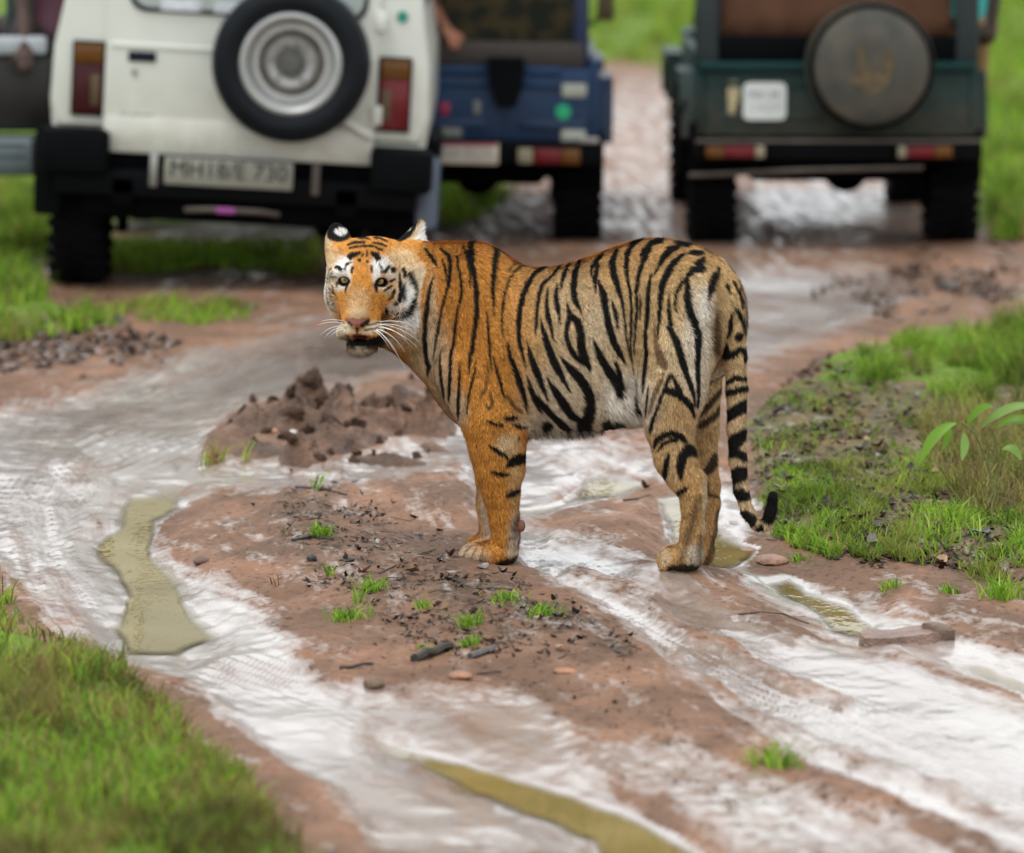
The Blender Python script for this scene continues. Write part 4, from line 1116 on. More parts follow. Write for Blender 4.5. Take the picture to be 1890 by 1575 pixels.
TV, TQ = sdf_mesh(PR, 0.004)
TV = relax(TV, TQ, 2, .45)
TNrm = vert_normals(TV, TQ)
if ((TV - TV.mean(0)) * TNrm).sum(1).mean() < 0:
    TQ = TQ[:, ::-1]; TNrm = -TNrm

# ---- which part each vertex belongs to
best = np.full(len(TV), 1e9); TPART = np.zeros(len(TV), int)
X_, Y_, Z_ = TV[:, 0], TV[:, 1], TV[:, 2]
for p in PR:
    if p['op'] != 'add': continue
    sel = ((TV > p['lo'] - .08) & (TV < p['hi'] + .08)).all(1)
    d = p['f'](X_[sel], Y_[sel], Z_[sel])
    ii = np.where(sel)[0]; m = d < best[ii]
    best[ii[m]] = d[m]; TPART[ii[m]] = p['part']

# ---- coat: markings drawn on the flank in photograph units, mirrored to the far flank
def surf_pt(px, py, parts=None):
    a, b = proj(X_, Y_, Z_)
    m = (np.hypot(a - px, b - py) < 4)
    if parts: m &= np.isin(TPART, parts)
    i = np.where(m)[0]
    return TV[i[np.argmin(Y_[i])]]
lT = (TV - TS0) @ TN
far = (lT > 0) & np.isin(TPART, (0, 3, 1, 6))
MIR = TV - 2 * np.where(far, lT, 0)[:, None] * TN
CPX, CPY = proj(MIR[:, 0], MIR[:, 1], MIR[:, 2])
CPX = CPX + .9 * vnoise(TV[:, 0] * 150, TV[:, 2] * 150 + TV[:, 1] * 120, 3); CPY = CPY + .9 * vnoise(TV[:, 0] * 150 + 40, TV[:, 2] * 150 + TV[:, 1] * 120, 4)

ORANGE = np.array((.53, .228, .046)); DEEP = np.array((.45, .18, .034)); TAN = np.array((.54, .345, .155)); SAND = np.array((.58, .43, .245))
CREAM = np.array((.60, .50, .36)); WHITE = np.array((.80, .78, .73)); BLACK = np.array((.008, .0075, .007)); BROWN = np.array((.13, .06, .022)); GREY = np.array((.42, .38, .31))
def lerp(a, b, t): return a + (b - a) * t[:, None]
TC = np.tile(ORANGE, (len(TV), 1))
body = np.isin(TPART, (0, 1, 2, 3, 4, 6))
TC = lerp(TC, TAN, smooth(900, 1040, CPX) * body)
TC = lerp(TC, SAND, .55 * smooth(1080, 1250, CPX) * smooth(470, 600, CPY) * body)
TC = lerp(TC, ORANGE, .45 * smooth(535, 455, CPY) * smooth(1400, 1050, CPX) * body)
TC = lerp(TC, CREAM, .8 * smooth(600, 790, CPY - (CPX - 1000) * .05) * smooth(930, 1010, CPX) * np.isin(TPART, (0,)))
def blob(px, py, rx, ry, col, w=1.0, parts=None, soft=1.0):
    global TC
    r = np.sqrt(((CPX - px) / rx) ** 2 + ((CPY - py) / ry) ** 2)
    m = w * smooth(1.0 + soft * .5, 1.0 - soft * .5, r)
    if parts is not None: m = m * np.isin(TPART, parts)
    TC = lerp(TC, np.asarray(col), m)
B_ = (0, 1, 2, 3, 4, 6)
for a in [(795, 600, 12, 90, CREAM, .55), (815, 690, 22, 90, CREAM, .6), (845, 755, 20, 40, CREAM, .6), (775, 650, 22, 60, CREAM, .6),
          (868, 600, 30, 130, DEEP, .5), (830, 590, 14, 110, DEEP, .3), (905, 700, 40, 70, ORANGE, .6), (1060, 600, 60, 90, CREAM, .35),
          (1075, 720, 90, 60, CREAM, .6), (1160, 740, 50, 55, WHITE, .55), (1010, 785, 60, 24, GREY, .6), (1120, 780, 70, 25, GREY, .4), (1115, 610, 40, 60, CREAM, .5),
          (1285, 640, 26, 110, WHITE, .55), (1302, 560, 14, 34, WHITE, .5), (1250, 660, 40, 60, CREAM, .35), (1320, 600, 14, 70, BROWN, .5), (1322, 620, 8, 40, BROWN, .7)]:
    blob(*a, parts=B_)
blob(758, 632, 26, 26, TAN * .75, .8, (0,)); blob(740, 620, 40, 14, CREAM * .8, .7, (0, 7))
# legs
TC = lerp(TC, ORANGE, smooth(760, 800, CPY) * np.isin(TPART, (1,)) * .9)
blob(936, 818, 22, 20, SAND, .9, (1,)); blob(950, 880, 14, 60, TAN, .8, (1,)); blob(952, 985, 14, 40, GREY, .8, (1,)); blob(950, 1015, 16, 24, CREAM, .7, (1,))
blob(868, 1020, 34, 22, CREAM, .75, (1,)); blob(862, 1038, 34, 9, GREY, .6, (1,)); blob(905, 1010, 26, 14, ORANGE, .6, (1,))
TC = lerp(TC, CREAM * .95, .9 * np.isin(TPART, (2,)) * smooth(880, 897, proj(X_, Y_, Z_)[0] + 4)); blob(884, 985, 8, 40, ORANGE, .7, (2,))
TC = lerp(TC, np.array((.48, .27, .10)), .75 * smooth(760, 900, CPY) * np.isin(TPART, (3, 4)))
blob(1302, 960, 7, 90, CREAM, .8, (3,)); blob(1283, 1025, 18, 26, GREY, .8, (3,)); blob(1228, 1030, 10, 16, CREAM, .6, (3,)); blob(1262, 760, 26, 40, TAN, .5, (3,))
blob(1240, 870, 12, 30, SAND, .5, (3,)); blob(1300, 800, 20, 60, TAN * .8, .5, (4,))
TC = lerp(TC, SAND * .95, .75 * smooth(640, 720, CPY) * np.isin(TPART, (6,)))

STRIPES = {}
def stripe(tile, txt, col=BLACK, w=1.0, parts=None, soft=1.3, grow=1.0, add=1.6):
    """one marking: 'x,y,width ...' measured in an enlarged view of the photograph"""
    global TC
    ox, oy, s = tile
    q = [tuple(float(v) for v in p.split(',')) for p in txt.split()]
    if len(q) == 1: q = [q[0], (q[0][0] + 1, q[0][1], q[0][2])]
    pts = [(ox + a / s, oy + b / s) for a, b, _ in q]; wd = [c / s * grow + add for _, _, c in q]
    mw = max(wd) + 4
    x0 = min(p[0] for p in pts) - mw; x1 = max(p[0] for p in pts) + mw; y0 = min(p[1] for p in pts) - mw; y1 = max(p[1] for p in pts) + mw
    sel = (CPX > x0) & (CPX < x1) & (CPY > y0) & (CPY < y1)
    if parts is not None: sel &= np.isin(TPART, parts)
    i = np.where(sel)[0]
    if len(i) == 0: return
    d = seg_dist(CPX[i], CPY[i], pts, wd)
    m = smooth(soft, -soft, d) * w
    TC[i] = TC[i] + (np.asarray(col) - TC[i]) * m[:, None]
A_ = (740, 420, 3.58); B3 = (1060, 420, 3.58); L4 = (800, 720, 4.375); H5 = (1140, 700, 4.144); F1 = (560, 380, 4.923)
for t in """150,140,18 195,190,26 240,262,8
255,140,10 310,185,24 325,250,22 318,340,16 290,440,14 258,540,14 240,640,16 222,740,14 212,850,4
265,205,6 288,260,14 300,330,10 300,375,3
368,180,6 378,270,12 395,350,14 392,440,14 365,540,14 352,640,16 345,740,16 332,850,18 325,960,18 318,1060,16 312,1130,8
205,325,6 180,420,22 165,520,30 152,620,32 148,740,26 158,840,28 178,910,34 170,965,10
95,255,6 118,310,18 122,360,6
405,118,8 425,165,20 440,220,18 450,300,12 450,390,3
455,85,34 458,160,38 468,250,28 482,350,28 490,450,30 492,560,30 478,660,26 465,760,24 455,860,20 448,950,6
600,120,24 615,165,44 605,240,36 598,330,28 596,420,22 600,500,12 603,570,3
735,228,14 708,262,10 700,290,3
785,255,12 735,285,12 700,340,14 675,420,16 662,500,14 656,600,10 660,700,4
940,265,14 880,300,26 835,360,36 800,440,38 780,520,34 770,620,30 772,720,26 790,820,20 815,910,4
1040,265,14 990,320,14 930,370,22 905,440,24 892,540,22 886,620,18 882,710,4
965,400,4 955,500,22 965,580,32 985,660,20 1002,740,4
1028,370,8 1018,440,28 1028,520,30 1045,625,5
1105,240,14 1075,300,24 1058,370,14 1055,405,4
1175,228,18 1145,300,36 1135,380,38 1140,460,38 1165,510,26 1188,555,5
1330,180,16 1285,220,30 1258,260,22 1250,320,4
1300,240,16 1275,330,34 1282,420,6
1090,500,12 1110,570,34 1105,600,36 1085,650,24 1085,720,28 1110,790,30 1150,850,32 1200,880,40
1110,565,36 1160,610,46 1178,690,52 1180,780,52 1200,850,62 1240,930,18
915,600,6 935,680,30 965,780,46 1000,870,52 1045,960,42 1110,1080,6
825,740,4 845,830,32 880,930,46 920,1030,36 960,1130,6
692,740,4 715,850,28 755,950,38 785,1050,40 810,1130,28 822,1220,4
822,970,4 845,1050,30 880,1140,36 910,1215,8
955,985,8 1000,1060,44 1060,1150,62 1110,1230,52 1180,1275,34
890,1100,10 930,1170,46 990,1240,42 1050,1300,54 1100,1340,40
1045,845,10 1100,910,46 1165,980,62 1220,1060,62 1240,1150,68 1225,1240,78 1190,1310,100 1220,1370,90
950,1310,74
1345,1310,80 1400,1290,90
555,540,4 565,640,16 575,760,14 580,860,10 592,950,4
600,840,4 620,930,12 650,1030,20 670,1110,12
265,800,4 262,900,14 268,1000,20 280,1110,10
388,890,4 385,1000,14 380,1100,20 376,1200,18 376,1260,6
490,870,4 485,950,14 455,1050,14 440,1150,8 432,1230,4""".splitlines(): stripe(A_, t, parts=(0, 1, 2, 3, 6))
for t in """560,870,4 565,960,14 560,1050,14 520,1120,8
590,1090,14 600,1150,20 585,1190,14 555,1160,8
695,1105,14 720,1150,24 760,1190,16 790,1210,10""".splitlines(): stripe(A_, t, BROWN * .5, .85, parts=(0, 1, 2), soft=2)
for t in """435,235,16 490,265,24 550,265,30
580,215,30 640,215,44
640,270,20 700,285,34 735,285,20
685,375,22
450,440,20 500,470,34 560,505,34 600,535,14
600,590,40 650,560,80 700,540,90 740,535,80
470,655,20 540,665,40 600,670,20
590,840,24 640,820,50 690,800,36""".splitlines(): stripe(L4, t, parts=(0, 1))
stripe(L4, '690,1000,30 660,1060,44 650,1120,40', BLACK, .7, (1,), 5)
stripe(L4, '600,1185,12 650,1175,16 690,1150,14', BLACK, .7, (1,), 3)
stripe(L4, '700,1180,20 690,1260,20', BLACK, .7, (1,), 3)
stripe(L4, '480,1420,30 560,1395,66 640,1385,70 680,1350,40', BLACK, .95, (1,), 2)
stripe(L4, '230,1440,10 330,1440,16 480,1430,14', BLACK, .7, (1,), 2)
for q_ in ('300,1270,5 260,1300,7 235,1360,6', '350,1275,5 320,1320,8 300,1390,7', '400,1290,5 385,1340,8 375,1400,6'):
    stripe(L4, q_, BROWN * .6, .65, (1,), 1.8)  # toe separations: crease shade drawn as dark lines in the coat
TC[TPART == 5] = (.22, .10, .065)
for t in """275,150,22 248,220,36 255,300,42 285,400,32 310,480,18 320,560,14 330,660,12 345,780,12 365,860,6
240,190,6 220,250,3
440,80,12 375,115,26 345,170,32 335,250,30 345,330,20 365,420,18 372,520,16 368,640,14 362,760,12 375,880,8 385,960,4
560,86,32 500,105,34 450,150,30 430,190,6
490,130,30 460,190,36 430,270,30 415,340,24 405,420,22 410,520,18 400,620,18 392,720,14 388,820,4
430,440,6 432,520,10 428,600,3
505,300,8 490,370,20 480,450,26 475,560,28 472,680,26 478,800,24 475,900,24 462,1000,20 455,1080,6
670,130,30 620,145,50 580,200,40 550,260,16 525,300,5
720,170,10 660,220,34 610,290,42 575,370,42 562,450,32 555,560,22 555,650,14 555,730,4
740,115,30 690,105,34 650,92,18
830,165,24 790,165,38 750,165,24
840,200,30 810,235,60 830,270,40 770,270,40 730,330,30 690,370,26 660,440,18 655,500,14 665,550,4
615,430,6 615,540,20 630,650,36 680,760,46 710,870,46 740,970,38 780,1070,26 800,1170,10
740,345,20 735,430,46 745,520,46 780,610,46 810,700,42 815,800,36 812,900,32 815,1000,28 820,1100,24 815,1180,8
950,270,30 910,320,56 890,400,46 878,465,14
245,480,10 265,560,28 278,650,10
155,345,12 185,430,46 200,540,42 220,640,42 250,740,46 290,820,38 330,890,8
120,740,14 155,830,46 205,920,58 260,1000,74 280,1080,50
265,880,20 290,960,34 295,1040,30
400,1000,14 395,1060,16 385,1180,50 420,1200,30
630,970,24 590,1060,20 560,1150,18 520,1250,18 500,1340,20
640,955,10 665,1010,26 690,1070,40
610,1065,46 660,1075,52 720,1120,42 770,1170,36 795,1240,14
490,1040,4 480,1110,12 475,1180,10 470,1240,4""".splitlines(): stripe(B3, t, parts=(0, 3, 4, 6))
stripe(B3, '525,610,4 535,700,16 550,790,40 575,870,60 600,905,40', BROWN * .8, .8, (0, 3), 2.5)
stripe(B3, '590,950,6 570,1010,30 530,1090,26 500,1190,14 490,1230,5', BROWN * .8, .85, (0, 3), 2.5)
stripe(B3, '932,540,12 925,680,34 935,800,60', BLACK, .75, (0, 3, 4), 5)  # cleft below the tail, its shade painted into the coat colour
for t in """275,500,20 300,450,40 350,410,44 420,400,50 490,430,50 520,470,20
310,530,14 340,480,30 400,455,30 440,450,30
590,560,50 540,520,80 490,580,70 475,660,66 480,740,30
390,560,24 370,640,40 355,720,40 350,750,20
440,870,20 470,850,40 520,825,30""".splitlines(): stripe(H5, t, parts=(3,))
stripe(H5, '610,900,50 585,1000,64 565,1100,56 520,1250,46 480,1380,40', BLACK, .62, (3,), 7)
stripe(H5, '640,1180,30 620,1300,34 630,1400,30', BLACK, .55, (3,), 5)
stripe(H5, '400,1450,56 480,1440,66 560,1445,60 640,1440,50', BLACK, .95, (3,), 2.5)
for t in """740,570,40 720,640,70 680,690,60 650,730,30 680,790,30 690,870,24 780,890,14
610,260,60 700,180,44 800,60,34
640,340,50 740,270,44 800,180,34""".splitlines(): stripe(H5, t, BLACK, .92, (4,), 2)
stripe(H5, '775,1000,40 745,1200,50 700,1350,50 660,1440,40', BLACK, .75, (4,), 4)
# tail rings
for t in """985,390,20 975,480,28 965,570,16 958,620,5
1010,385,30 1015,480,32 1032,580,36 1028,660,42 1010,705,32
1048,520,14 1085,550,26 1112,620,18 1120,700,8
1085,712,58
1000,760,26 1010,840,56 1060,825,46 1090,795,42 1125,810,36 1130,870,20
1050,350,10 1090,430,14 1110,520,12""".splitlines(): stripe(B3, t, parts=(6,))
for t in """830,100,52 900,80,46 985,60,56
835,20,30 900,-25,40 985,-10,34
835,285,70 910,225,92 985,190,100
860,520,100 910,450,110 975,400,70
850,560,60 930,560,60 975,590,70
870,750,120 930,715,120 985,700,80
900,820,90 950,890,80 1000,880,60
965,1045,110 1020,1075,90
1080,1145,62 1095,1130,50
1150,1050,100 1170,960,110 1190,850,110""".splitlines(): stripe(H5, t, parts=(6,))
stripe(H5, '920,810,30 960,790,30', SAND, .6, (6,), 3)

# ---- face
HD = (7, 8, 9)
def fb(x, y, rx, ry, col, w=1.0, soft=1.0, parts=HD): blob(F1[0] + x / F1[2], F1[1] + y / F1[2], rx / F1[2], ry / F1[2], col, w, parts, soft)
for a in [(215, 760, 60, 260, CREAM, .9), (280, 620, 60, 130, CREAM, .7), (960, 760, 130, 260, CREAM, .85), (880, 480, 120, 90, SAND, .8), (1010, 900, 70, 200, CREAM, .8), (260, 480, 80, 90, SAND, .8),
          (970, 700, 90, 130, SAND, .5), (385, 555, 85, 85, WHITE, 1), (330, 620, 60, 50, WHITE, .7), (700, 545, 95, 75, WHITE, 1), (655, 620, 45, 100, WHITE, .9), (425, 640, 24, 90, WHITE, .9), (790, 640, 50, 60, WHITE, .6),
          (350, 750, 62, 40, WHITE, .95), (715, 765, 80, 40, WHITE, .95), (920, 830, 60, 110, WHITE, .9), (950, 1030, 110, 90, WHITE, .9), (1020, 800, 60, 160, CREAM, .7), (205, 800, 40, 120, WHITE, .8), (255, 920, 50, 60, WHITE, .7),
          (800, 950, 70, 60, WHITE, .7), (250, 960, 90, 110, CREAM, .8), (290, 1010, 50, 60, CREAM, .6), (800, 800, 60, 80, SAND, .5),
          (525, 620, 95, 190, ORANGE, .95), (520, 800, 110, 140, ORANGE * .95, .9), (350, 880, 50, 130, ORANGE, .85), (690, 860, 70, 130, ORANGE, .85), (355, 1000, 60, 60, ORANGE, .6), (680, 980, 60, 60, ORANGE * 1.05, .8), (290, 800, 30, 40, TAN, .6), (760, 800, 30, 50, TAN, .6),
          (500, 880, 100, 130, np.array((.47, .30, .15)), .85), (495, 980, 90, 50, np.array((.50, .37, .22)), .8),
          (380, 1095, 75, 45, CREAM, .85), (640, 1095, 100, 50, CREAM, .85), (430, 1140, 60, 25, CREAM * .9, .8), (560, 1150, 60, 25, CREAM * .9, .8),
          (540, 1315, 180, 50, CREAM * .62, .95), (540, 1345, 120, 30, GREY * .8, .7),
          (600, 340, 220, 60, ORANGE, .5), (560, 300, 240, 50, DEEP, .4)]:
    fb(*a)
for t in """500,300,12 560,298,20 600,315,10
640,295,16 700,305,22 760,330,10
405,365,12 460,345,24 550,340,18
635,345,18 690,355,26 750,375,14
420,395,16 480,382,24 520,380,14
540,375,20 590,375,18 640,380,18 710,410,24
415,465,32 450,460,54 510,440,26
430,490,26
620,440,26 660,465,54 690,490,28
665,500,32
575,420,16 578,470,12
540,450,14 530,470,10
510,505,26
580,518,22
380,590,14 390,545,18 430,525,12
300,570,28 320,560,26 345,590,34
440,620,16 450,570,18
700,610,12 740,605,34 770,560,28
810,590,48
690,540,14 708,580,12
615,560,14 618,605,16
790,690,22 820,670,14
720,785,12 770,750,22 800,730,12
865,630,18 875,720,30 880,800,34 870,860,44 830,900,28
905,590,34 930,660,38 960,740,44 985,800,24
820,770,26 800,830,30 770,860,12
985,830,28 960,900,44 930,960,54 860,985,38 800,1010,28
750,940,26 755,980,34
300,700,14 310,745,14
395,735,20 388,790,12
655,730,34 658,790,14""".splitlines(): stripe(F1, t, parts=HD, soft=1.0, add=1.3)
for t in """325,1040,10 370,1065,10
325,1090,12 390,1112,12
580,1085,12 680,1065,12
560,1130,12 650,1115,14 740,1080,10
700,1020,10
625,950,10""".splitlines(): stripe(F1, t, parts=HD, soft=1.2, w=.85)
for t in ['255,580,10 232,660,10 224,760,10 234,860,10 270,930,8 310,970,4', '268,620,8 252,720,9 262,820,9 295,920,7', '275,660,16 300,650,12', '278,740,11 286,790,13 302,830,6']: stripe(F1, t, parts=HD, soft=1.0, add=.2)
# eye rims
for ex, ey, rx, ry in ((368, 690, 60, 46), (710, 697, 60, 46)):
    fb(ex, ey, rx, ry, BLACK, 1, .3)
# nose leather, lips, mouth, tongue
NOSEC = np.array((.27, .10, .075))
stripe(F1, '400,1035,34 450,1050,52 495,1065,66 540,1050,52 590,1035,30', NOSEC, 1, HD, 1.0)
stripe(F1, '495,1070,60 492,1105,24', NOSEC, 1, HD, 1.0)
stripe(F1, '415,1062,16 440,1085,18', BLACK, .9, HD, 1); stripe(F1, '535,1085,34 570,1066,34 590,1045,18', BLACK, .95, HD, 1)
stripe(F1, '490,1115,14 490,1150,14', BLACK, .85, HD, 1)
stripe(F1, '385,1170,24 410,1215,50 430,1240,60 540,1245,70 640,1240,66 690,1200,66 720,1150,30', BLACK, 1, HD, 1.4)
stripe(F1, '690,1200,50 690,1290,30', BLACK, .9, HD, 2); stripe(F1, '400,1210,24 400,1280,14', BLACK, .8, HD, 2)
fb(340, 1140, 55, 50, CREAM * .85, .9); fb(700, 1130, 40, 30, CREAM * .8, .7)
stripe(F1, '460,1180,24 500,1185,44 560,1200,34 600,1205,16', np.array((.16, .045, .035)), 1, HD, 1.2)
stripe(F1, '430,1195,16 445,1210,14', np.array((.45, .22, .10)), .9, HD, 1); stripe(F1, '585,1210,16 605,1200,14', np.array((.45, .22, .10)), .9, HD, 1)  # lower lip edges: the orange light on them is painted in
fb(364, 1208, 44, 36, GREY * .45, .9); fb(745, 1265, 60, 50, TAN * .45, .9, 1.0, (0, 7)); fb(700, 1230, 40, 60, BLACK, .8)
# ears
fb(320, 240, 130, 100, BLACK, 1, .15, (8, 7)); fb(345, 245, 58, 34, WHITE, 1, .25, (8,)); fb(190, 310, 26, 120, CREAM, 1, .4, (8,)); fb(225, 370, 60, 50, SAND, 1, .5, (8,))
ex_, ey_ = CPX, CPY
stripe(F1, '870,290,80 930,255,90 990,205,66 1030,130,30', BLACK, 1, (9, 7), 1.2)
stripe(F1, '915,235,26 950,215,28 970,195,16', WHITE, 1, (9,), 1.2)
stripe(F1, '920,350,30 985,300,34 1025,225,22 1042,160,8', SAND, 1, (9,), 2)
stripe(F1, '1010,400,120 1060,300,90 1060,210,50', WHITE, 1, (9,), 3)
TC = np.clip(TC * (1 + .05 * fbm(TV[:, 0] * 40 + TV[:, 1] * 30, TV[:, 2] * 40, 3, 9))[:, None], 0.004, 1)

tiger = empty('tiger', tuple(TS0))
tag(tiger, 'orange tiger with black stripes standing on the muddy track, head turned to the viewer', 'tiger')
tv_local = TV - TS0
tme = np_mesh('body', tv_local, TQ)
add_attr(tme, 'coat', TC, 'FLOAT_COLOR')
mcoat, nt, b = new_mat('tiger_coat')
at = N(nt, 'ShaderNodeAttribute', attribute_name='coat')
L(nt, at.outputs['Color'], b.inputs['Base Color'])
b.inputs['Roughness'].default_value = .7; b.inputs['Specular IOR Level'].default_value = .12
tbody = link('body', tme, mcoat, tiger)

# ---- fur: short blades combed along the body, coloured by the coat beneath
def make_fur(nblades):
    tri = np.concatenate([TQ[:, [0, 1, 2]], TQ[:, [0, 2, 3]]])
    e1 = TV[tri[:, 1]] - TV[tri[:, 0]]; e2 = TV[tri[:, 2]] - TV[tri[:, 0]]
    area = np.linalg.norm(np.cross(e1, e2), axis=1) / 2
    cen = TV[tri].mean(1)
    part = TPART[tri[:, 0]]
    fn = TNrm[tri[:, 0]]
    vis = ((CAM0 - cen) * fn).sum(1) / np.linalg.norm(CAM0 - cen, axis=1)
    wgt = area * np.where(vis > -.15, 1.0, .35) * np.where(part >= 7, 2.2, 1.0) * (part != 5)
    i = RNG.choice(len(tri), nblades, p=wgt / wgt.sum())
    u = RNG.random((nblades, 2)); u = np.where((u.sum(1) > 1)[:, None], 1 - u, u)
    w = np.stack([1 - u.sum(1), u[:, 0], u[:, 1]], 1)
    T = tri[i]
    base = (TV[T] * w[..., None]).sum(1); nrm = (TNrm[T] * w[..., None]).sum(1)
    nrm /= np.linalg.norm(nrm, axis=1, keepdims=True)
    col = (TC[T] * w[..., None]).sum(1); prt = TPART[T[:, 0]]
    px, py = proj(base[:, 0], base[:, 1], base[:, 2])
    d = np.tile(-TA * .75 + np.array([0, 0, -.65]), (nblades, 1))
    d[np.isin(prt, (1, 2, 3, 4))] = np.array([0, 0, -1.]) - TA * .25
    d[prt == 6] = np.array([0, 0, -1.])
    nose = HP(662, 590, .2)
    hd = prt >= 7
    rad = base[hd] - nose
    d[hd] = rad / np.linalg.norm(rad, axis=1, keepdims=True) + np.array([0, 0, -.15])
    d[prt == 9] = np.array([.5, 0, .55]); d[prt == 8] = np.array([-.25, 0, .9])
    d += RNG.normal(0, .16, d.shape)
    d_raw = d.copy()
    d -= (d * nrm).sum(1, keepdims=True) * nrm
    d /= np.maximum(np.linalg.norm(d, axis=1, keepdims=True), 1e-6)
    ln = np.full(nblades, .0160)
    lift = RNG.uniform(.12, .5, nblades)
    ln[prt == 6] = .011; ln[np.isin(prt, (1, 2, 3, 4))] = .012
    ln[hd] = .007
    belly = (prt == 0) & (py > 740) & (px > 960); ln[belly] = .015; lift[belly] = RNG.uniform(.15, .4, belly.sum())
    low = belly & (py > 794) & (RNG.random(nblades) < .5); d[low] = d[low] * .6 + np.array([0, 0, -.6]); lift[low] = .55; ln[low] = .020; wl_ = low & (RNG.random(nblades) < .5); col[wl_] = col[wl_] * .4 + WHITE * .6
    groin = (prt == 0) & (py > 700) & (px > 1120) & (px < 1200); ln[groin] = .032
    def near(x, y, rx, ry): return hd & ((((px - x) / rx) ** 2 + ((py - y) / ry) ** 2) < 1)
    ruff = near(770, 570, 34, 75) | near(745, 610, 36, 32); ln[ruff] = .026; lift[ruff] = .35; lr_ = near(605, 555, 14, 60); ln[lr_] = .013
    ch = near(668, 648, 36, 14); ln[ch] = .014; d[ch] = np.array([0, -.2, -1.])
    e9 = (prt == 9) & (px > 766); ln[e9] = .019; lift[e9] = .35
    muz = near(662, 592, 34, 26) | near(663, 625, 30, 12); ln[muz] = .003
    eye = near(634, 520, 15, 12) | near(705, 522, 15, 12); ln[eye] = .0022
    paws_ = (py > 1010) & np.isin(prt, (1, 2, 3, 4)); ln[paws_] = .008
    ln *= RNG.uniform(.65, 1.3, nblades)
    wd = np.where(hd, .0009, .0013) * RNG.uniform(.7, 1.3, nblades)
    side = np.cross(nrm, d)
    sk = base - nrm * .0008
    tip = base + d * (ln * np.sqrt(1 - lift ** 2))[:, None] + nrm * (ln * lift)[:, None]
    V = np.empty((nblades, 3, 3)); V[:, 0] = sk + side * wd[:, None]; V[:, 1] = sk - side * wd[:, None]; V[:, 2] = tip
    j = (RNG.normal(1, .26, nblades) + .22 * vnoise(base[:, 0] * 160 + base[:, 1] * 90, base[:, 2] * 110, 5) + .10 * vnoise(base[:, 0] * 40, base[:, 2] * 40 + base[:, 1] * 40, 6))[:, None]
    lum = col.mean(1, keepdims=True)
    c0 = np.clip(col * j, .003, 1)
    C = np.empty((nblades, 3, 3)); C[:, 0] = c0; C[:, 1] = c0; C[:, 2] = np.clip(c0 * 1.15, 0, 1)
    me = np_mesh('fur', V.reshape(-1, 3) - TS0, np.arange(nblades * 3).reshape(-1, 3), True)
    add_attr(me, 'coat', C.reshape(-1, 3), 'FLOAT_COLOR')
    nn_ = nrm + RNG.normal(0, .32, nrm.shape)
    try: me.normals_split_custom_set_from_vertices(np.repeat(nn_ / np.linalg.norm(nn_, axis=1, keepdims=True), 3, axis=0).astype(np.float32))
    except Exception as e: print('custom normals', e)
    o = link('fur', me, mcoat, tiger)
    o['kind'] = 'stuff'
make_fur(430000)

# ---- eyes
m_eye, nt, b = new_mat('tiger_eye')
tc = N(nt, 'ShaderNodeTexCoord'); sp = N(nt, 'ShaderNodeSeparateXYZ'); L(nt, tc.outputs['Object'], sp.inputs[0])
rr = math_n(nt, 'SQRT', math_n(nt, 'ADD', math_n(nt, 'POWER', sp.outputs[0], 2), math_n(nt, 'POWER', sp.outputs[2], 2)))
rr = math_n(nt, 'DIVIDE', rr, .018)
cr = ramp(nt, rr, [(0, (.004, .004, .004)), (.20, (.004, .004, .004)), (.25, (.20, .13, .03)), (.42, (.42, .27, .06)), (.58, (.30, .17, .03)), (.66, (.01, .008, .006)), (1, (.01, .008, .006))])
L(nt, cr.outputs[0], b.inputs['Base Color']); b.inputs['Roughness'].default_value = .06; b.inputs['Coat Weight'].default_value = 1
for x, y in ((635, 519.5), (704.5, 521.5)):
    p = surf_pt(x, y, (7,))
    ey = MB().ball((0, 0, 0), .018, 3).build('eye', m_eye, tiger, 80)
    c = np.array(p) + np.array((0, .0095, 0))
    ey.location = Vector(c - TS0)
    v = Vector(CAM0 - c); v.x -= 1.2
    ey.rotation_euler = (math.atan2(v.z, math.hypot(v.x, v.y)) * -1, 0, math.atan2(v.x, -v.y))
# ---- whiskers
m_wh = mat('whisker', (.85, .84, .80), .4, var=.02)
def whisk(p0, p1, p2, lat):
    a = np.array(surf_pt(*[F1[i] + p0[i] / F1[2] for i in (0, 1)], (7,)))
    b_ = P_Y(F1[0] + p1[0] / F1[2], F1[1] + p1[1] / F1[2], a[1] - lat)
    c_ = P_Y(F1[0] + p2[0] / F1[2], F1[1] + p2[1] / F1[2], a[1] - lat * .6)
    pts = [(1 - t) ** 2 * a + 2 * t * (1 - t) * b_ + t * t * c_ - TS0 for t in np.linspace(0, 1, 7)]
    MB().tube(pts, [.0009 * (1 - .75 * t) for t in np.linspace(0, 1, 7)], 4).build('whisker', m_wh, tiger)
for w in [((700, 1060), (880, 1060), (1010, 1160), .05), ((690, 1090), (850, 1110), (1040, 1290), .06), ((680, 1105), (830, 1160), (920, 1330), .05), ((670, 1110), (790, 1220), (925, 1480), .04),
          ((700, 1045), (850, 1020), (1080, 1110), .06), ((660, 1115), (760, 1180), (850, 1330), .03), ((690, 1075), (880, 1130), (960, 1260), .05), ((650, 1120), (720, 1180), (780, 1290), .03), ((680, 1060), (900, 1090), (1050, 1240), .03),
          ((345, 1060), (240, 1040), (130, 1085), .05), ((345, 1080), (230, 1090), (150, 1180), .05), ((350, 1095), (260, 1110), (190, 1200), .04), ((355, 1105), (290, 1130), (240, 1190), .03), ((340, 1040), (230, 1020), (160, 1055), .04)]:
    try: whisk(*w)
    except Exception as e: print('whisker', e)

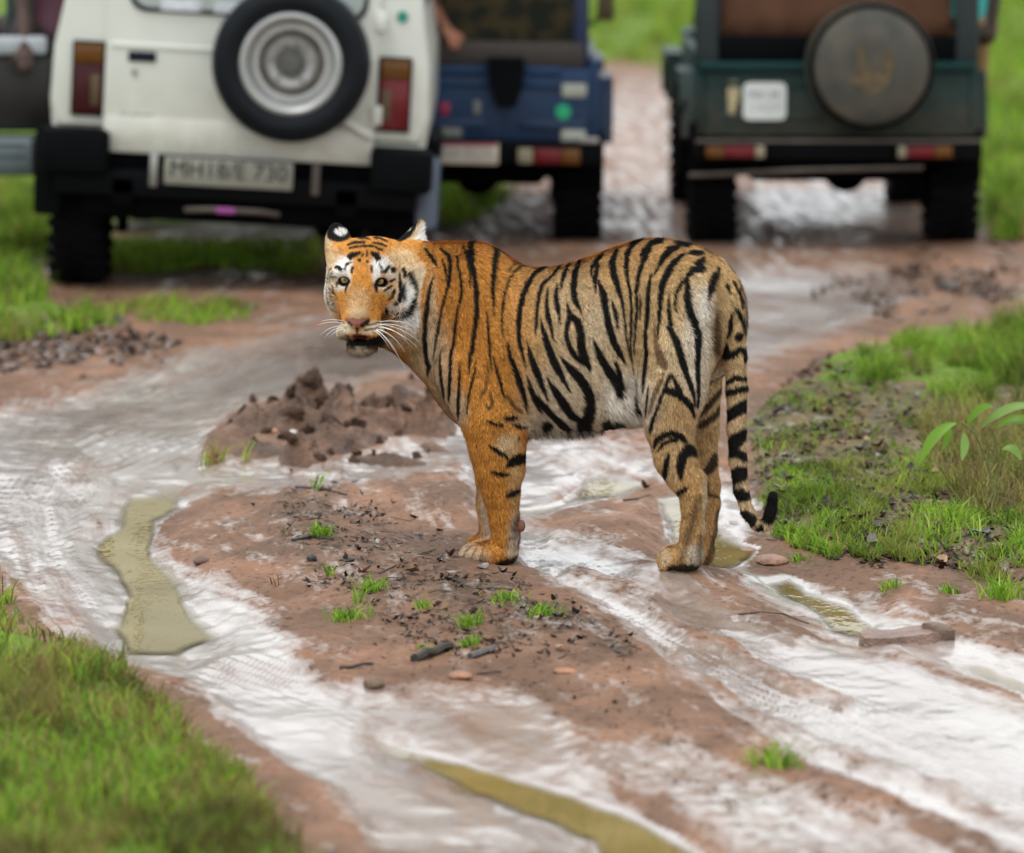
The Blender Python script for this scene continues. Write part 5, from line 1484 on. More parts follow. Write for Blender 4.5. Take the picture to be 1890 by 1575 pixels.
# ================================================================ vegetation, mud and litter
def leaf_mat(name, attr='coat', transl=.45, rough=.45):
    m, nt, b = new_mat(name)
    at = N(nt, 'ShaderNodeAttribute', attribute_name=attr)
    L(nt, at.outputs['Color'], b.inputs['Base Color']); b.inputs['Roughness'].default_value = rough; b.inputs['Specular IOR Level'].default_value = .18
    tr = N(nt, 'ShaderNodeBsdfTranslucent'); L(nt, at.outputs['Color'], tr.inputs[0])
    mx = N(nt, 'ShaderNodeMixShader'); mx.inputs[0].default_value = transl
    L(nt, b.outputs[0], mx.inputs[1]); L(nt, tr.outputs[0], mx.inputs[2])
    L(nt, mx.outputs[0], nt.nodes['Material Output'].inputs[0])
    return m
M_LEAF = leaf_mat('grass_blade')
G1, G2, G3, G4, G5 = (np.array(c) for c in ((.19, .37, .030), (.31, .46, .050), (.09, .18, .020), (.34, .28, .095), (.17, .10, .04)))
def blades_mesh(name, base, h, w, lean, col, rng):
    """tapered two-joint blades; base (n,3), h/w (n,), lean: bend amount, col (n,3)"""
    n = len(base)
    a = rng.uniform(0, 2 * np.pi, n)
    d = np.stack([np.cos(a), np.sin(a), np.zeros(n)], 1)
    f = rng.uniform(0, 2 * np.pi, n)
    s = np.stack([np.cos(f), np.sin(f) * .6, np.zeros(n)], 1)
    up = np.array([0, 0, 1.0])
    h = h[:, None]; w = w[:, None]; ln = (lean * rng.uniform(.3, 1.6, n))[:, None]
    m1 = base + up * h * .5 + d * h * ln * .25
    tip = base + up * h * (1 - .25 * ln) + d * h * ln * .9
    V = np.stack([base - s * w, base + s * w, m1 - s * w * .8, m1 + s * w * .8, tip], 1)
    o = np.arange(n)[:, None] * 5
    Fc = np.concatenate([o + np.array([[0, 1, 3]]), o + np.array([[0, 3, 2]]), o + np.array([[2, 3, 4]])])
    me = np_mesh(name, V.reshape(-1, 3), Fc, True)
    k = np.array([.7, .7, 1.0, 1.0, 1.15])
    c = np.repeat(col[:, None, :], 5, 1)
    c[:, 4] = c[:, 4] * .8 + np.array((.10, .09, .03)) * .2
    add_attr(me, 'coat', np.clip(c, 0, 1).reshape(-1, 3), 'FLOAT_COLOR')
    return me
def pick_cols(n, rng, opts, probs):
    i = rng.choice(len(opts), n, p=probs)
    return np.array(opts)[i] * rng.uniform(.7, 1.3, (n, 1))
def scatter_px(poly, n, rng, edge=0.0, clump=None):
    xs = [p[0] for p in poly]; ys = [p[1] for p in poly]
    out = []
    while len(out) < n:
        x = rng.uniform(min(xs), max(xs), n * 2); y = rng.uniform(min(ys), max(ys), n * 2)
        sd_ = poly_sd(x, y, poly) + edge * fbm(x / 60, y / 30, 3, 71)
        m = sd_ < 0
        if clump is not None: m &= (fbm(x / clump[0], y / clump[1], 3, 72) + rng.uniform(-.35, .35, len(x))) > clump[2]
        out.extend(zip(x[m], y[m]))
    return np.array(out[:n])
def px_ground(pp):
    d = np.stack([pp[:, 0] - CX, F * COSP + (CY - pp[:, 1]) * SINP, -F * SINP + (CY - pp[:, 1]) * COSP], 1)
    P = CAM0 + d * ((-.0 - CAMH) / d[:, 2])[:, None]
    z = ground_z(P[:, 0], P[:, 1])[0]
    P = CAM0 + d * ((z - CAMH) / d[:, 2])[:, None]
    P[:, 2] = ground_z(P[:, 0], P[:, 1])[0]
    return P
rg_ = np.random.default_rng(77)
def grass_field(name, label, poly, n, hr, wr, lean, opts, probs, edge=30, clump=None, hfun=None, warm=.5):
    """blades grow in patches: height and hue drift from clump to clump"""
    pp = scatter_px(poly, n, rg_, edge, clump)
    B = px_ground(pp)
    h = rg_.uniform(hr[0], hr[1], n) * rg_.choice([.6, 1, 1.3], n)
    h = h * (1 + .65 * fbm(B[:, 0] * 7, B[:, 1] * 4, 3, 91))
    if hfun is not None: h = h * hfun(pp[:, 0], pp[:, 1])
    c = pick_cols(n, rg_, opts, probs)
    t = smooth(-.05, .45, fbm(B[:, 0] * 4.5 + 3, B[:, 1] * 2.2, 3, 92) + rg_.normal(0, .1, n)) * warm
    dry = np.array([G4, G5, np.array((.24, .20, .06))])[rg_.integers(3, size=n)]
    c = c * (1 - t[:, None]) + dry * t[:, None]
    dk = smooth(-.05, .4, fbm(B[:, 0] * 6 - 7, B[:, 1] * 3, 3, 93))
    c = c * (1 - .5 * dk[:, None])
    me = blades_mesh(name, B - np.array([0, 0, .006]), h, rg_.uniform(wr[0], wr[1], n), np.full(n, lean), c, rg_)
    return tag(link(name, me, M_LEAF), label, 'grass', kind='stuff')
# right verge: wet short grass, taller and drier towards the picture's edge
grass_field('grass', 'short bright green grass on the right verge beside the tiger', [(1410, 900), (1480, 850), (1640, 830), (1760, 850), (1990, 800), (1990, 1090), (1840, 1070), (1740, 1040), (1600, 1025), (1500, 1005), (1440, 985)], 12000, (.022, .06), (.0015, .0036), .9, [G1, G2, G3, G4], [.46, .34, .12, .08], 40, (70, 30, .08))
grass_field('grass', 'thin sparse grass among dead leaves on the right verge', [(1385, 800), (1450, 720), (1560, 660), (1700, 625), (1990, 590), (1990, 830), (1700, 850), (1480, 880), (1400, 930)], 4200, (.02, .06), (.0014, .003), .9, [G1, G2, G3, G4, G5], [.38, .22, .10, .16, .14], 40, (60, 25, .18), lambda x, y: 1 + .9 * smooth(1700, 1890, x))
grass_field('grass', 'taller green grass along the right edge of the photograph', [(1560, 690), (1620, 640), (1760, 610), (1990, 570), (1990, 780), (1750, 740)], 6000, (.05, .12), (.0018, .0042), .6, [G1, G2, G3], [.5, .3, .2], 40, (60, 25, .0), lambda x, y: .65 + .8 * smooth(1780, 1890, x))
grass_field('dry_grass', 'tangle of dry brown stalks at the right edge', [(1690, 800), (1780, 770), (1990, 740), (1990, 960), (1800, 950), (1740, 900)], 3600, (.06, .17), (.0010, .0019), 1.0, [G4, G5, np.array((.34, .28, .13)), G3], [.35, .35, .15, .15], 30)
grass_field('grass', 'blurred green and yellow grass in the near left corner', [(-60, 1085), (60, 1150), (180, 1215), (250, 1265), (330, 1360), (450, 1440), (560, 1600), (600, 1760), (-60, 1760)], 24000, (.025, .075), (.0016, .004), .7, [G1, G2, G3, G4, G5], [.30, .20, .14, .20, .16], 26, (90, 50, -.25), None, .75)
grass_field('dry_grass', 'brownish grass fringe where the near left corner meets the track', [(120, 1190), (250, 1260), (340, 1350), (450, 1430), (580, 1620), (380, 1620), (250, 1400), (150, 1280)], 2400, (.03, .08), (.0014, .003), .7, [G4, G5, G2], [.5, .25, .25], 26, (80, 40, -.1))
grass_field('grass', 'blurred green grass left of the white car', [(-60, 330), (75, 330), (92, 430), (88, 560), (180, 585), (170, 610), (-60, 630)], 4500, (.05, .13), (.003, .007), .6, [G1, G2, G3, G4], [.45, .3, .15, .1], 14, (80, 25, -.12))
grass_field('grass', 'blurred green grass seen under the white car between its wheels', [(190, 452), (590, 452), (590, 500), (400, 508), (190, 505)], 2600, (.03, .08), (.003, .007), .6, [G1, G2, G3], [.5, .35, .15], 10, (80, 25, -.12))
grass_field('grass', 'blurred low grass strip on the bank in front of the white car', [(100, 572), (300, 560), (500, 558), (470, 590), (200, 606)], 1800, (.02, .06), (.003, .006), .6, [G1, G2, G3, G4], [.4, .3, .15, .15], 14, (60, 20, -.05))
grass_field('grass', 'blurred meadow grass behind and right of the jeeps', [(1060, -10), (1900, -10), (1900, 440), (1830, 440), (1800, 120), (1230, 120), (1060, 118)], 15000, (.06, .16), (.005, .011), .6, [G1, G2, G3, G4], [.48, .32, .12, .08], 14, (90, 25, -.2))
grass_field('grass', 'strip of grass seen under the blue jeep', [(800, 345), (900, 340), (970, 350), (900, 400), (810, 420)], 900, (.04, .10), (.004, .008), .6, [G1, G2, G3], [.5, .3, .2], 10)

# ---- tufts on the ridge between the wheel tracks
def tuft(px, py, wpx, hpx, n, label, opts=(G1, G2, G3), probs=(.5, .3, .2), wide=(.0016, .0034), lean=.9, name='grass_tuft'):
    c = on_ground(px, py); s = F / c[1]
    xy = rg_.normal(0, .33, (n, 2)) * np.array([wpx / s * .55, wpx / s * .55])
    B = np.zeros((n, 3)); B[:, 0] = xy[:, 0]; B[:, 1] = xy[:, 1]
    B[:, 2] = ground_z(c[0] + B[:, 0], c[1] + B[:, 1])[0] - c[2] - .004
    h = rg_.uniform(.5, 1.15, n) * hpx / s
    me = blades_mesh(name, B, h, rg_.uniform(*wide, n), np.full(n, lean), pick_cols(n, rg_, list(opts), list(probs)), rg_)
    o = link(name, me, M_LEAF); o.location = c
    return tag(o, label, 'grass tuft', 'grass tufts on the muddy ridge')
for t in [(590, 992, 70, 40, 90, 'bright grass tuft at the left end of the muddy ridge, behind the black stones'), (692, 1092, 60, 38, 80, 'bright grass tuft on the ridge left of the fore paw'),
          (640, 1143, 100, 36, 110, 'wide low grass tuft left of centre on the ridge, nearest the left rut'), (780, 1122, 44, 24, 40, 'small pale grass tuft in the middle of the ridge'),
          (868, 1160, 60, 42, 60, 'yellowish grass tuft in the litter in front of the fore paw'), (870, 1192, 60, 30, 50, 'green tuft beside the dark sticks in front of the fore paw'),
          (935, 1106, 90, 24, 80, 'flat spreading grass tuft just in front of the fore paw'), (1005, 1136, 90, 34, 80, 'grass tuft on the ridge right of the fore paw'),
          (1435, 1412, 130, 58, 90, 'blurred lone grass tuft in the foreground between the tracks'), (610, 1062, 26, 34, 14, 'few thin upright blades beside the litter on the ridge'),
          (585, 905, 30, 50, 8, 'single broad green shoot behind the litter at the back of the ridge'), (1640, 1085, 60, 26, 50, 'mossy tuft on the bare mud below the right verge'),
          (1745, 1092, 50, 26, 40, 'small tuft on the bare mud below the right verge, right of the mossy one'), (1850, 1105, 100, 60, 110, 'grass tuft at the right edge below the verge'),
          (1475, 1035, 50, 24, 40, 'little tuft at the foot of the verge beside the puddle'), (790, 1200, 90, 16, 40, 'sparse flat blades beside the thick stick'), (660, 1110, 30, 70, 10, 'few tall pale blades above the wide tuft')]:
    tuft(*t)
tuft(505, 1080, 34, 36, 8, 'reddish seedling with narrow blades on the red soil', (np.array((.22, .09, .05)), G4), (.6, .4))
tuft(395, 856, 60, 62, 60, 'weedy brownish plant at the near end of the mud heap', (G4, G5, G2), (.4, .35, .25))
tuft(450, 850, 24, 70, 8, 'thin upright weed beside the mud heap', (G4, G2), (.6, .4))

# ---- churned mud heap
def heap(label, name, lumps, box, col, seed, n=150, rough_amp=.03):
    c0 = P_g(*box[0]); c1 = P_g(*box[1])
    x = np.linspace(min(c0[0], c1[0]), max(c0[0], c1[0]), n); y = np.linspace(min(c0[1], c1[1]), max(c0[1], c1[1]), n)
    X, Y = np.meshgrid(x, y, indexing='ij'); X = X.ravel(); Y = Y.ravel()
    H = np.zeros(X.shape)
    for px, py, h, rx, ry in lumps:
        c = P_g(px, py); H = np.maximum(H, h * np.exp(-((X - c[0]) / rx) ** 2 - ((Y - c[1]) / ry) ** 2)) + .15 * h * np.exp(-((X - c[0]) / rx) ** 2 - ((Y - c[1]) / ry) ** 2)
    b1 = 1 - np.abs(fbm(X * 6, Y * 5, 2, seed)) * 2.2; b2 = 1 - np.abs(fbm(X * 15, Y * 12, 3, seed + 1)) * 2.2
    H = H * (.72 + .42 * b1) + np.clip(H * 9, 0, 1) * (rough_amp * (b2 - .5) + .012 * fbm(X * 60, Y * 50, 2, seed + 2))
    z = ground_z(X, Y)[0] + H - .014
    V = np.stack([X, Y, z], 1)
    X2 = X + .03 * fbm(X * 20 + 5, z * 40, 2, seed + 3) * np.clip(H * 12, 0, 1); V[:, 0] = X2
    i = (np.arange(n - 1)[:, None] * n + np.arange(n - 1)[None]).ravel()
    q = np.stack([i, i + n, i + n + 1, i + 1], 1)
    keep = (H[q] > .006).any(1); q = q[keep]
    o = V.mean(0) * np.array([1, 1, 0])
    me = np_mesh('soil', V - o, q)
    root = empty(name, tuple(o)); tag(root, label, 'mud heap')
    global HEAPQ
    HEAPQ = (V[:, 0], V[:, 1], V[:, 2])
    link('soil', me, M_HEAP, root)
    return root, o
M_HEAP, nt, b = new_mat('churned_mud')
tc = N(nt, 'ShaderNodeTexCoord')
n1 = N(nt, 'ShaderNodeTexNoise'); n1.inputs['Scale'].default_value = 7; n1.inputs['Detail'].default_value = 6; L(nt, tc.outputs['Object'], n1.inputs['Vector'])
n2 = N(nt, 'ShaderNodeTexNoise'); n2.inputs['Scale'].default_value = 55; n2.inputs['Detail'].default_value = 5; L(nt, tc.outputs['Object'], n2.inputs['Vector'])
c_ = ramp(nt, n1.outputs['Fac'], [(.3, (.050, .025, .013)), (.52, (.105, .054, .030)), (.72, (.21, .115, .07))]).outputs[0]
c_ = mixc(nt, .7, c_, ramp(nt, n2.outputs['Fac'], [(.3, (.45, .45, .45)), (.6, (1.1, 1.1, 1.1))]).outputs[0], 'MULTIPLY')
L(nt, c_, b.inputs['Base Color']); b.inputs['Roughness'].default_value = .55; b.inputs['Specular IOR Level'].default_value = .3
bp = N(nt, 'ShaderNodeBump'); bp.inputs['Strength'].default_value = .7; bp.inputs['Distance'].default_value = .02; L(nt, n2.outputs['Fac'], bp.inputs['Height']); L(nt, bp.outputs[0], b.inputs['Normal'])
hp, ho = heap('dark brown heap of churned mud clods on the track left of the tiger', 'mud_heap',
     [(572, 772, .118, .11, .26), (515, 782, .085, .11, .22), (470, 785, .06, .09, .2), (625, 785, .12, .09, .26), (690, 785, .10, .12, .26), (745, 770, .09, .10, .24), (790, 785, .12, .07, .20), (560, 845, .085, .065, .12), (610, 822, .07, .08, .16), (650, 815, .05, .10, .18), (720, 842, .035, .13, .10), (480, 832, .04, .10, .16), (430, 805, .04, .08, .2), (800, 820, .03, .07, .1)], ((340, 890), (870, 690)), None, 81, 190)
def clod_mesh(r, seed):
    bm = bmesh.new(); bmesh.ops.create_icosphere(bm, subdivisions=3, radius=r); rr = random.Random(seed)
    for v in bm.verts:
        p = v.co / r; v.co *= .8 + .75 * float(fbm(np.array([p.x * 1.9 + seed]), np.array([p.y * 1.9 + p.z * 1.5]), 3, seed)[0]) + rr.uniform(-.05, .05)
        v.co.z *= .75
    me = bpy.data.meshes.new('clod'); bm.to_mesh(me); bm.free(); me.materials.append(M_HEAP); return me
CM = [clod_mesh(1.0, s) for s in range(5)]
def clod(px, py, r, lift=0):
    p = on_ground(px, py); k_ = np.argmin((HEAPQ[0] - p[0]) ** 2 + (HEAPQ[1] - p[1]) ** 2); p[2] = max(p[2], HEAPQ[2][k_]); o = link('clod', CM[rg_.integers(5)], None, hp)
    o.location = Vector(p) - Vector(ho) + Vector((0, 0, r * .12)); r = r * .8; o.scale = (r, r * rg_.uniform(.7, 1.1), r * rg_.uniform(.5, .8)); o.rotation_euler = tuple(rg_.uniform(0, 6, 3))
for q in [(468, 742, .035, .05), (505, 765, .05, .06), (540, 768, .055, .09), (578, 772, .06, .12), (600, 775, .05, .11), (490, 800, .04, .03), (530, 810, .05, .04), (560, 835, .06, .03), (590, 850, .035, 0), (540, 850, .05, .01), (620, 815, .045, .05), (655, 800, .05, .05), (680, 790, .045, .06),
          (720, 790, .05, .05), (750, 780, .04, .05), (700, 820, .03, .01), (660, 842, .03, 0), (470, 822, .035, .01), (445, 780, .03, .02), (425, 790, .025, .0), (600, 800, .05, .07), (640, 775, .05, .08), (570, 800, .05, .08), (545, 790, .045, .08), (518, 790, .04, .06), (770, 845, .025, 0), (790, 835, .02, 0), (690, 850, .02, 0), (735, 805, .03, .03), (610, 840, .03, .01), (655, 852, .03, 0), (800, 690, .03, 0), (760, 700, .03, 0), (585, 742, .04, .12), (555, 745, .035, .10)]:
    clod(*q)

# ---- stones
def stone(px, py, size, label, col, seed, flat=False, rot=0):
    bm = bmesh.new(); bmesh.ops.create_icosphere(bm, subdivisions=3, radius=1)
    for v in bm.verts:
        p = v.co.copy()
        if flat:
            for ax_ in range(3): v.co[ax_] = math.copysign(abs(p[ax_]) ** .38, p[ax_])
        k = 1 + .16 * float(fbm(np.array([p.x * 1.4 + seed * 3.1]), np.array([p.y * 1.4 + p.z * 1.7]), 3, seed)[0]); v.co *= k
        v.co.x *= size[0]; v.co.y *= size[1]; v.co.z *= size[2]
    me = bpy.data.meshes.new('stone'); bm.to_mesh(me); bm.free(); me.polygons.foreach_set('use_smooth', np.ones(len(me.polygons), bool)); me.set_sharp_from_angle(angle=math.radians(35))
    o = link('stone', me, mat('stone_%d' % seed, col, .45, var=.35, scale=26, bump=.6, spec=.5)); p = on_ground(px, py); o.location = Vector(p) + Vector((0, size[1] * .4, size[2] * .35)); o.rotation_euler = (0, rg_.uniform(-.06, .06), rot)
    return tag(o, label, 'stone')
def slab(px, py, label):
    ol = [(x * .9, y * .9) for x, y in [(-.115, -.035), (-.06, -.062), (.02, -.058), (.075, -.07), (.108, -.045), (.118, .02), (.07, .075), (-.01, .085), (-.085, .06), (-.12, .015)]]
    bm = bmesh.new()
    top = [bm.verts.new((x, y, .020 + rg_.normal(0, .004))) for x, y in ol]; bot = [bm.verts.new((x * 1.04, y * 1.04, -.012)) for x, y in ol]
    bm.faces.new(top); bm.faces.new(bot[::-1])
    for i in range(len(ol)): bm.faces.new((bot[i], bot[(i + 1) % len(ol)], top[(i + 1) % len(ol)], top[i]))
    bmesh.ops.triangulate(bm, faces=[f for f in bm.faces if len(f.verts) > 4]); bmesh.ops.subdivide_edges(bm, edges=bm.edges, cuts=3, use_grid_fill=True)
    for v in bm.verts:
        k = float(fbm(np.array([v.co.x * 26]), np.array([v.co.y * 26 + v.co.z * 40]), 3, 7)[0]); v.co += Vector((k * .006, k * .006, k * .007 if v.co.z > 0 else 0))
    bmesh.ops.recalc_face_normals(bm, faces=bm.faces)
    me = bpy.data.meshes.new('stone'); bm.to_mesh(me); bm.free(); me.polygons.foreach_set('use_smooth', np.ones(len(me.polygons), bool)); me.set_sharp_from_angle(angle=math.radians(38))
    o = link('stone', me, mat('wet_slab', (.20, .125, .095), .35, var=.35, scale=22, bump=.8, spec=.5)); p = on_ground(px, py); o.location = Vector(p) + Vector((0, .06, 0)); o.rotation_euler = (0, 0, .1)
    return tag(o, label, 'stone')
slab(1668, 1188, 'flat brown stone slab beside the puddle on the right verge')
stone(1732, 1180, (.025, .05, .028), 'small dark broken stone leaning on the right end of the flat slab', (.13, .08, .05), 2, True, .5)
stone(372, 1040, (.026, .03, .014), 'small brown stone at the edge of the left rut puddle', (.10, .05, .035), 3)
stone(690, 1268, (.026, .03, .018), 'small brown stone in the foreground left of centre', (.13, .08, .045), 4)
stone(1425, 1040, (.05, .07, .015), 'reddish stone lying in the mud behind the puddle right of the hind paws', (.28, .14, .09), 5)
stone(1380, 1022, (.03, .05, .010), 'reddish flat stone at the far edge of the puddle by the tail', (.26, .13, .09), 6)
stone(541, 803, (.015, .02, .014), 'white pebble on the mud heap', (.55, .53, .48), 7)
stone(506, 800, (.014, .02, .012), 'orange brown pebble on the mud heap', (.36, .17, .09), 8)
stone(575, 1035, (.015, .02, .013), 'shiny black stone in the litter on the ridge', (.02, .02, .022), 9)
stone(640, 1036, (.022, .02, .007), 'flat black stone in the litter on the ridge, right of the shiny one', (.022, .02, .02), 10)
stone(1045, 1242, (.03, .03, .008), 'orange flat stone on the ridge in the foreground', (.33, .15, .07), 11)
stone(850, 1252, (.03, .03, .012), 'half buried orange brown stone below the sticks', (.28, .14, .08), 12)
stone(1750, 535, (.05, .09, .03), 'dark stone at the far right side of the track', (.06, .045, .04), 13)

# ---- sticks and twigs
M_BARK = mat('wet_bark', (.030, .022, .016), .45, var=.5, scale=40, bump=.6)
M_TWIG = mat('brown_twig', (.085, .05, .03), .55, var=.4, scale=40)
def stick(pts, r0, r1, label, m=M_BARK, lift=.0, group=None, name='stick'):
    c = on_ground(*pts[0]); P = []
    for i, (x, y) in enumerate(pts):
        p = on_ground(x, y); P.append((p[0] - c[0], p[1] - c[1], p[2] - c[2] + r0 * .6 + lift * math.sin(math.pi * i / max(1, len(pts) - 1))))
    Q = []
    for a, b2 in zip(P[:-1], P[1:]):
        for t in (0, .33, .66): Q.append([a[k] + (b2[k] - a[k]) * t + (rg_.normal(0, r0 * .25) if t else 0) for k in range(3)])
    Q.append(P[-1])
    n = len(Q); o = MB().tube(Q, [r0 + (r1 - r0) * i / (n - 1) for i in range(n)], 7).build(name, m); o.location = c
    return tag(o, label, 'stick', group)
stick([(765, 1222), (800, 1210), (832, 1198)], .0135, .011, 'thickest dark stick on the ridge in front of the tiger')
stick([(868, 1216), (912, 1200)], .010, .008, 'short grey stick right of the thickest one on the ridge', mat('grey_bark', (.09, .085, .08), .45, var=.4, scale=40))
stick([(628, 1236), (690, 1227)], .006, .0035, 'thin straight stick in the left foreground of the ridge')
stick([(1362, 1135), (1400, 1131), (1445, 1134), (1492, 1152)], .0030, .0018, 'thin curved twig lying on the wet right track', M_TWIG)
stick([(1150, 925), (1178, 922), (1200, 915)], .0035, .002, 'thin dark twig in the puddle in front of the hind leg')
stick([(1590, 1010), (1700, 995), (1830, 960)], .0028, .0015, 'long straw lying across the right verge', mat('straw', (.42, .34, .17), .6, var=.2))
stick([(1490, 880), (1520, 905)], .004, .003, 'pale short stick in the grass of the right verge', mat('straw', (.42, .34, .17), .6, var=.2))
stick([(540, 1000), (575, 992), (615, 998)], .006, .004, 'forked dark stick behind the bright tuft at the left end of the ridge')
stick([(880, 1245), (940, 1240), (990, 1232)], .003, .002, 'long thin twig below the sticks in the foreground', M_TWIG)
stick([(700, 1060), (740, 1040), (775, 1042)], .003, .002, 'thin twig on the soil left of the fore paw', M_TWIG)
stick([(545, 900), (600, 905), (640, 915)], .004, .003, 'dark stick at the back of the ridge below the mud heap')
for i in range(70):
    x = rg_.normal(0, 1); t = rg_.uniform(0, 1)
    bx, by = 540 + 620 * t, 935 + 275 * t
    if i >= 45: bx, by = rg_.uniform(1400, 1720), rg_.uniform(740, 980)
    px = bx + rg_.normal(0, 50); py = by + rg_.normal(0, 26); a = rg_.uniform(-.5, .5); ln = rg_.uniform(14, 46)
    stick([(px, py), (px + ln * .5, py + ln * .25 * a + rg_.normal(0, 2)), (px + ln, py + ln * .5 * a)], rg_.uniform(.0013, .0026), .0010,
          'short thin twig among the litter on the muddy ridge' if i < 45 else 'short thin twig among the dead leaves of the right verge', M_TWIG if i % 3 else M_BARK, .004,
          'twigs on the ridge' if i < 45 else 'twigs on the right verge', 'twig')

# ---- fallen leaves
def leaf_mesh(seed, curl):
    r = random.Random(seed); V = []; Fc = []
    n = 7
    for i in range(n):
        t = i / (n - 1); w = .42 * math.sin(math.pi * min(1, t * .93 + .05)) ** .8
        z = curl * (t - .5) ** 2 * 2 + r.uniform(-.03, .03)
        V += [(t - .5, -w, z + curl * .6 * w + r.uniform(-.02, .05)), (t - .5, 0, z), (t - .5, w, z + curl * .6 * w + r.uniform(-.02, .05))]
    for i in range(n - 1):
        a = i * 3; Fc += [(a, a + 3, a + 4, a + 1), (a + 1, a + 4, a + 5, a + 2)]
    return np_mesh('fallen_leaf', V, Fc)
LMATS = [mat('dead_leaf_black', (.022, .017, .016), .3, var=.4, scale=5, spec=.6), mat('dead_leaf_maroon', (.055, .020, .018), .35, var=.4, scale=5, spec=.6), mat('dead_leaf_brown', (.12, .068, .035), .5, var=.4, scale=5), mat('dead_leaf_tan', (.30, .19, .11), .55, var=.3, scale=5), mat('dead_leaf_grey', (.17, .15, .14), .4, var=.3, scale=5)]
LMESH = []
for k in range(5):
    for s in range(3):
        me = leaf_mesh(k * 3 + s, (.15, .5, .9)[s]); me.materials.append(LMATS[k]); LMESH.append(me)
def fleaf(px, py, size, label, group, k=None, tilt=.25):
    kk = rg_.choice(5, p=[.38, .22, .22, .08, .10]) if k is None else k
    o = link('fallen_leaf', LMESH[kk * 3 + rg_.integers(3)]); p = on_ground(px, py)
    o.location = Vector(p) + Vector((0, 0, size * .12)); o.scale = (size, size * rg_.uniform(.5, 1), size); o.rotation_euler = (rg_.normal(0, tilt), rg_.normal(0, tilt), rg_.uniform(0, 6.3))
    return tag(o, label, 'leaf', group)
fleaf(1190, 905, .045, 'rust red fallen leaf in front of the hind leg', None, 1)
fleaf(1735, 1042, .06, 'orange tan fallen leaf on the mud below the right verge', None, 3)
fleaf(1812, 988, .075, 'large curled black leaf at the right of the verge', None, 0, .1)
fleaf(575, 958, .05, 'orange brown curled leaf behind the bright tuft at the left end of the ridge', None, 2)
fleaf(675, 1056, .045, 'tan leaf standing among the litter left of the fore paw', None, 3)
fleaf(760, 1060, .05, 'brown leaf on the soil just left of the fore paw', None, 2)
pp = scatter_px([(1385, 790), (1450, 700), (1560, 640), (1700, 650), (1740, 800), (1840, 900), (1890, 1000), (1760, 1040), (1560, 1030), (1420, 980), (1395, 920)], 150, rg_, 20)
for x, y in pp: fleaf(x, y, rg_.uniform(.025, .06), 'dark wet fallen leaf lying in the grass of the right verge', 'fallen leaves on the right verge')
for i in range(70):
    t = rg_.uniform(0, 1)
    fleaf(550 + 560 * t + rg_.normal(0, 48), 915 + 270 * t + rg_.normal(0, 28), rg_.uniform(.018, .04), 'dark wet fallen leaf lying in the litter of the muddy ridge', 'fallen leaves on the muddy ridge')
for i in range(26):
    fleaf(rg_.uniform(0, 330), 640 + rg_.normal(0, 26) - .0 * i, rg_.uniform(.03, .06), 'greyish fallen leaf on the bank left of the track', 'fallen leaves on the left bank', rg_.choice([0, 2, 4]))
def flakes(name, label, poly, n, size, cols, edge=20, clump=None):
    pp = scatter_px(poly, n, rg_, edge, clump); B = px_ground(pp); s = rg_.uniform(size[0], size[1], n)[:, None]
    a = rg_.uniform(0, 6.28, n); d = np.stack([np.cos(a), np.sin(a), rg_.normal(0, .35, n)], 1); e = np.stack([-np.sin(a), np.cos(a), rg_.normal(0, .35, n)], 1)
    B = B + np.array([0, 0, .004])
    V = np.stack([B - d * s, B + e * s * .5, B + d * s, B - e * s * .5], 1)
    V[:, 2, 2] += s[:, 0] * rg_.uniform(0, .5, n)
    me = np_mesh(name, V.reshape(-1, 3), np.arange(n * 4).reshape(-1, 4), False)
    add_attr(me, 'coat', np.repeat(pick_cols(n, rg_, cols, [1 / len(cols)] * len(cols)), 4, 0), 'FLOAT_COLOR')
    tag(link(name, me, M_FLAKE), label, 'leaf litter', kind='stuff')
M_FLAKE, nt, b = new_mat('litter_flake')
L(nt, N(nt, 'ShaderNodeAttribute', attribute_name='coat').outputs['Color'], b.inputs['Base Color']); b.inputs['Roughness'].default_value = .65; b.inputs['Specular IOR Level'].default_value = .2
DK = [np.array(c) for c in ((.015, .012, .011), (.03, .018, .014), (.07, .04, .025), (.12, .09, .07))]
flakes('leaf_litter', 'crumbled dead leaves covering the right verge', [(1385, 800), (1440, 710), (1560, 640), (1720, 640), (1800, 800), (1890, 940), (1890, 1060), (1600, 1035), (1420, 985)], 3600, (.006, .022), DK[:3] + [np.array((.10, .055, .03)), np.array((.05, .028, .018))], 30, (60, 25, -.15))
flakes('leaf_litter', 'crumbled dead leaves and bark along the muddy ridge', [(520, 890), (620, 890), (760, 1010), (960, 1090), (1180, 1170), (1150, 1215), (800, 1215), (640, 1100), (520, 1010)], 1500, (.003, .013), DK, 40, (50, 22, .0))
flakes('leaf_litter', 'grey leaf litter on the bank left of the track', [(-20, 600), (140, 570), (260, 600), (330, 640), (150, 680), (-20, 690)], 900, (.01, .03), DK + [np.array((.22, .19, .18))], 30)
flakes('leaf_litter', 'dark litter at the far right side of the track', [(1500, 540), (1660, 480), (1890, 440), (1890, 560), (1640, 600)], 700, (.008, .03), DK, 30, (60, 20, .05))
flakes('leaf_litter', 'specks of soil and bark on the near part of the ridge', [(600, 1090), (1000, 1180), (1400, 1330), (1890, 1560), (1300, 1500), (1050, 1300), (700, 1250)], 260, (.003, .010), DK, 30)

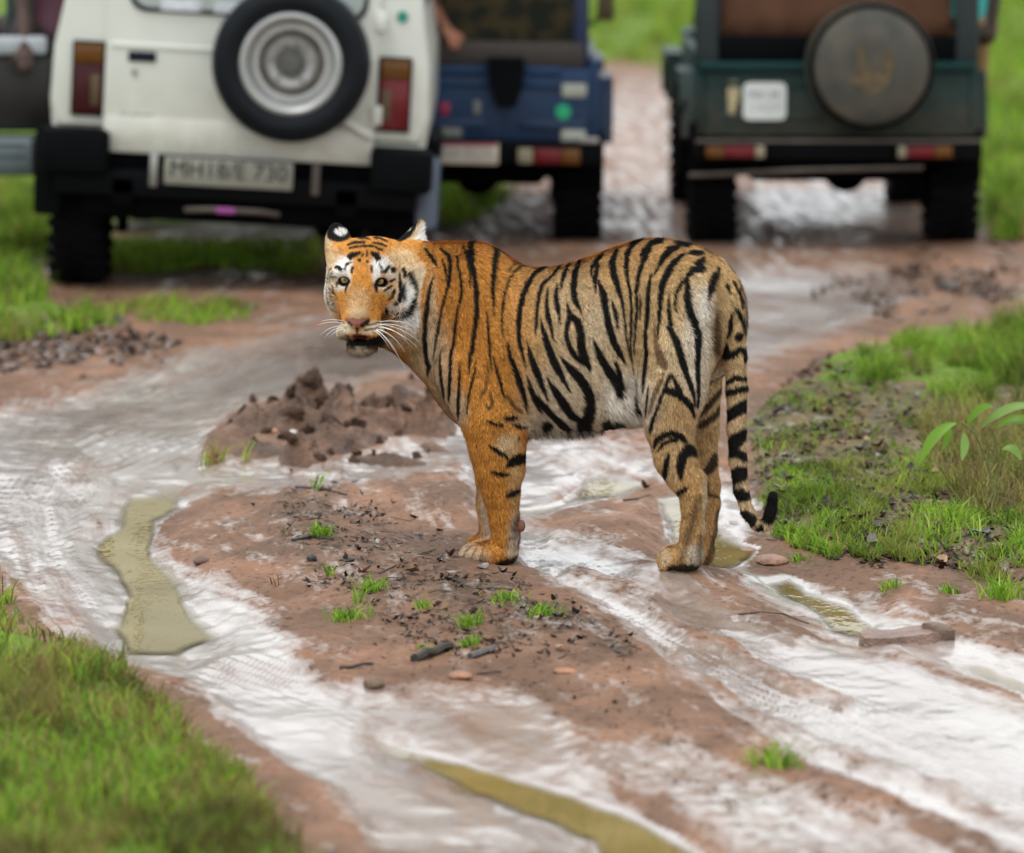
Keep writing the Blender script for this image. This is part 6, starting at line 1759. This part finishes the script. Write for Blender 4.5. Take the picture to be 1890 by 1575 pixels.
# ---- broad-leaved seedling at the right edge
M_BROAD = leaf_mat('broad_leaf', transl=.4, rough=.3)
def seedling(base, stems, label):
    c = on_ground(*base); root = empty('broadleaf_seedling', tuple(c)); tag(root, label, 'plant')
    for spts, leaves in stems:
        S = [np.array(P_Y(x, y, c[1] + dy)) - c for x, y, dy in spts]
        MB().tube([(0, 0, -.01)] + S, [.0045] + [.0034] * len(S), 6).build('stem', mat('green_stem', (.12, .14, .04), .5), root)
        for (ax_, ay_, bx_, by_, mx_, my_, wpx, dy, col) in leaves:
            a = P_Y(ax_, ay_, c[1] + dy) - c; b2 = P_Y(bx_, by_, c[1] + dy - .03) - c; m = P_Y(mx_, my_, c[1] + dy - .015) - c
            n = 9; V = []; wn_ = wpx / F * c[1]
            for i in range(n):
                t = i / (n - 1); p = (1 - t) ** 2 * a + 2 * t * (1 - t) * m + t * t * b2
                tg = 2 * (1 - t) * (m - a) + 2 * t * (b2 - m); tg /= np.linalg.norm(tg)
                sd_ = np.cross(tg, (0, -.75, .66)); sd_ /= np.linalg.norm(sd_); w = wn_ * math.sin(math.pi * (t * .94 + .03)) ** .75
                V += [p - sd_ * w + np.array((0, 0, w * .55)), p, p + sd_ * w + np.array((0, 0, w * .55))]
            Fc = [q for i in range(n - 1) for q in ((i * 3, i * 3 + 3, i * 3 + 4, i * 3 + 1), (i * 3 + 1, i * 3 + 4, i * 3 + 5, i * 3 + 2))]
            me = np_mesh('leaf', V, Fc); add_attr(me, 'coat', np.tile(np.array(col) * rg_.uniform(.9, 1.1), (len(V), 1)), 'FLOAT_COLOR'); link('leaf', me, M_BROAD, root)
LG = (.16, .31, .035); LP = (.22, .36, .09)
seedling((1835, 930), [([(1825, 860, 0), (1800, 800, 0), (1775, 780, 0)], [(1765, 782, 1698, 856, 1722, 800, 11, 0, LG), (1752, 790, 1740, 830, 1752, 812, 7, .02, LG), (1785, 785, 1832, 752, 1805, 752, 9, -.02, LG), (1778, 800, 1775, 850, 1785, 825, 8, .02, LP)]),
                       ([(1845, 850, 0), (1830, 790, 0)], [(1812, 790, 1912, 752, 1860, 748, 10, -.02, LP), (1840, 790, 1915, 790, 1880, 768, 11, 0, LG), (1850, 830, 1885, 850, 1872, 826, 9, .03, LP)])], 'broad-leaved light green seedling at the right edge above the dry stalks')
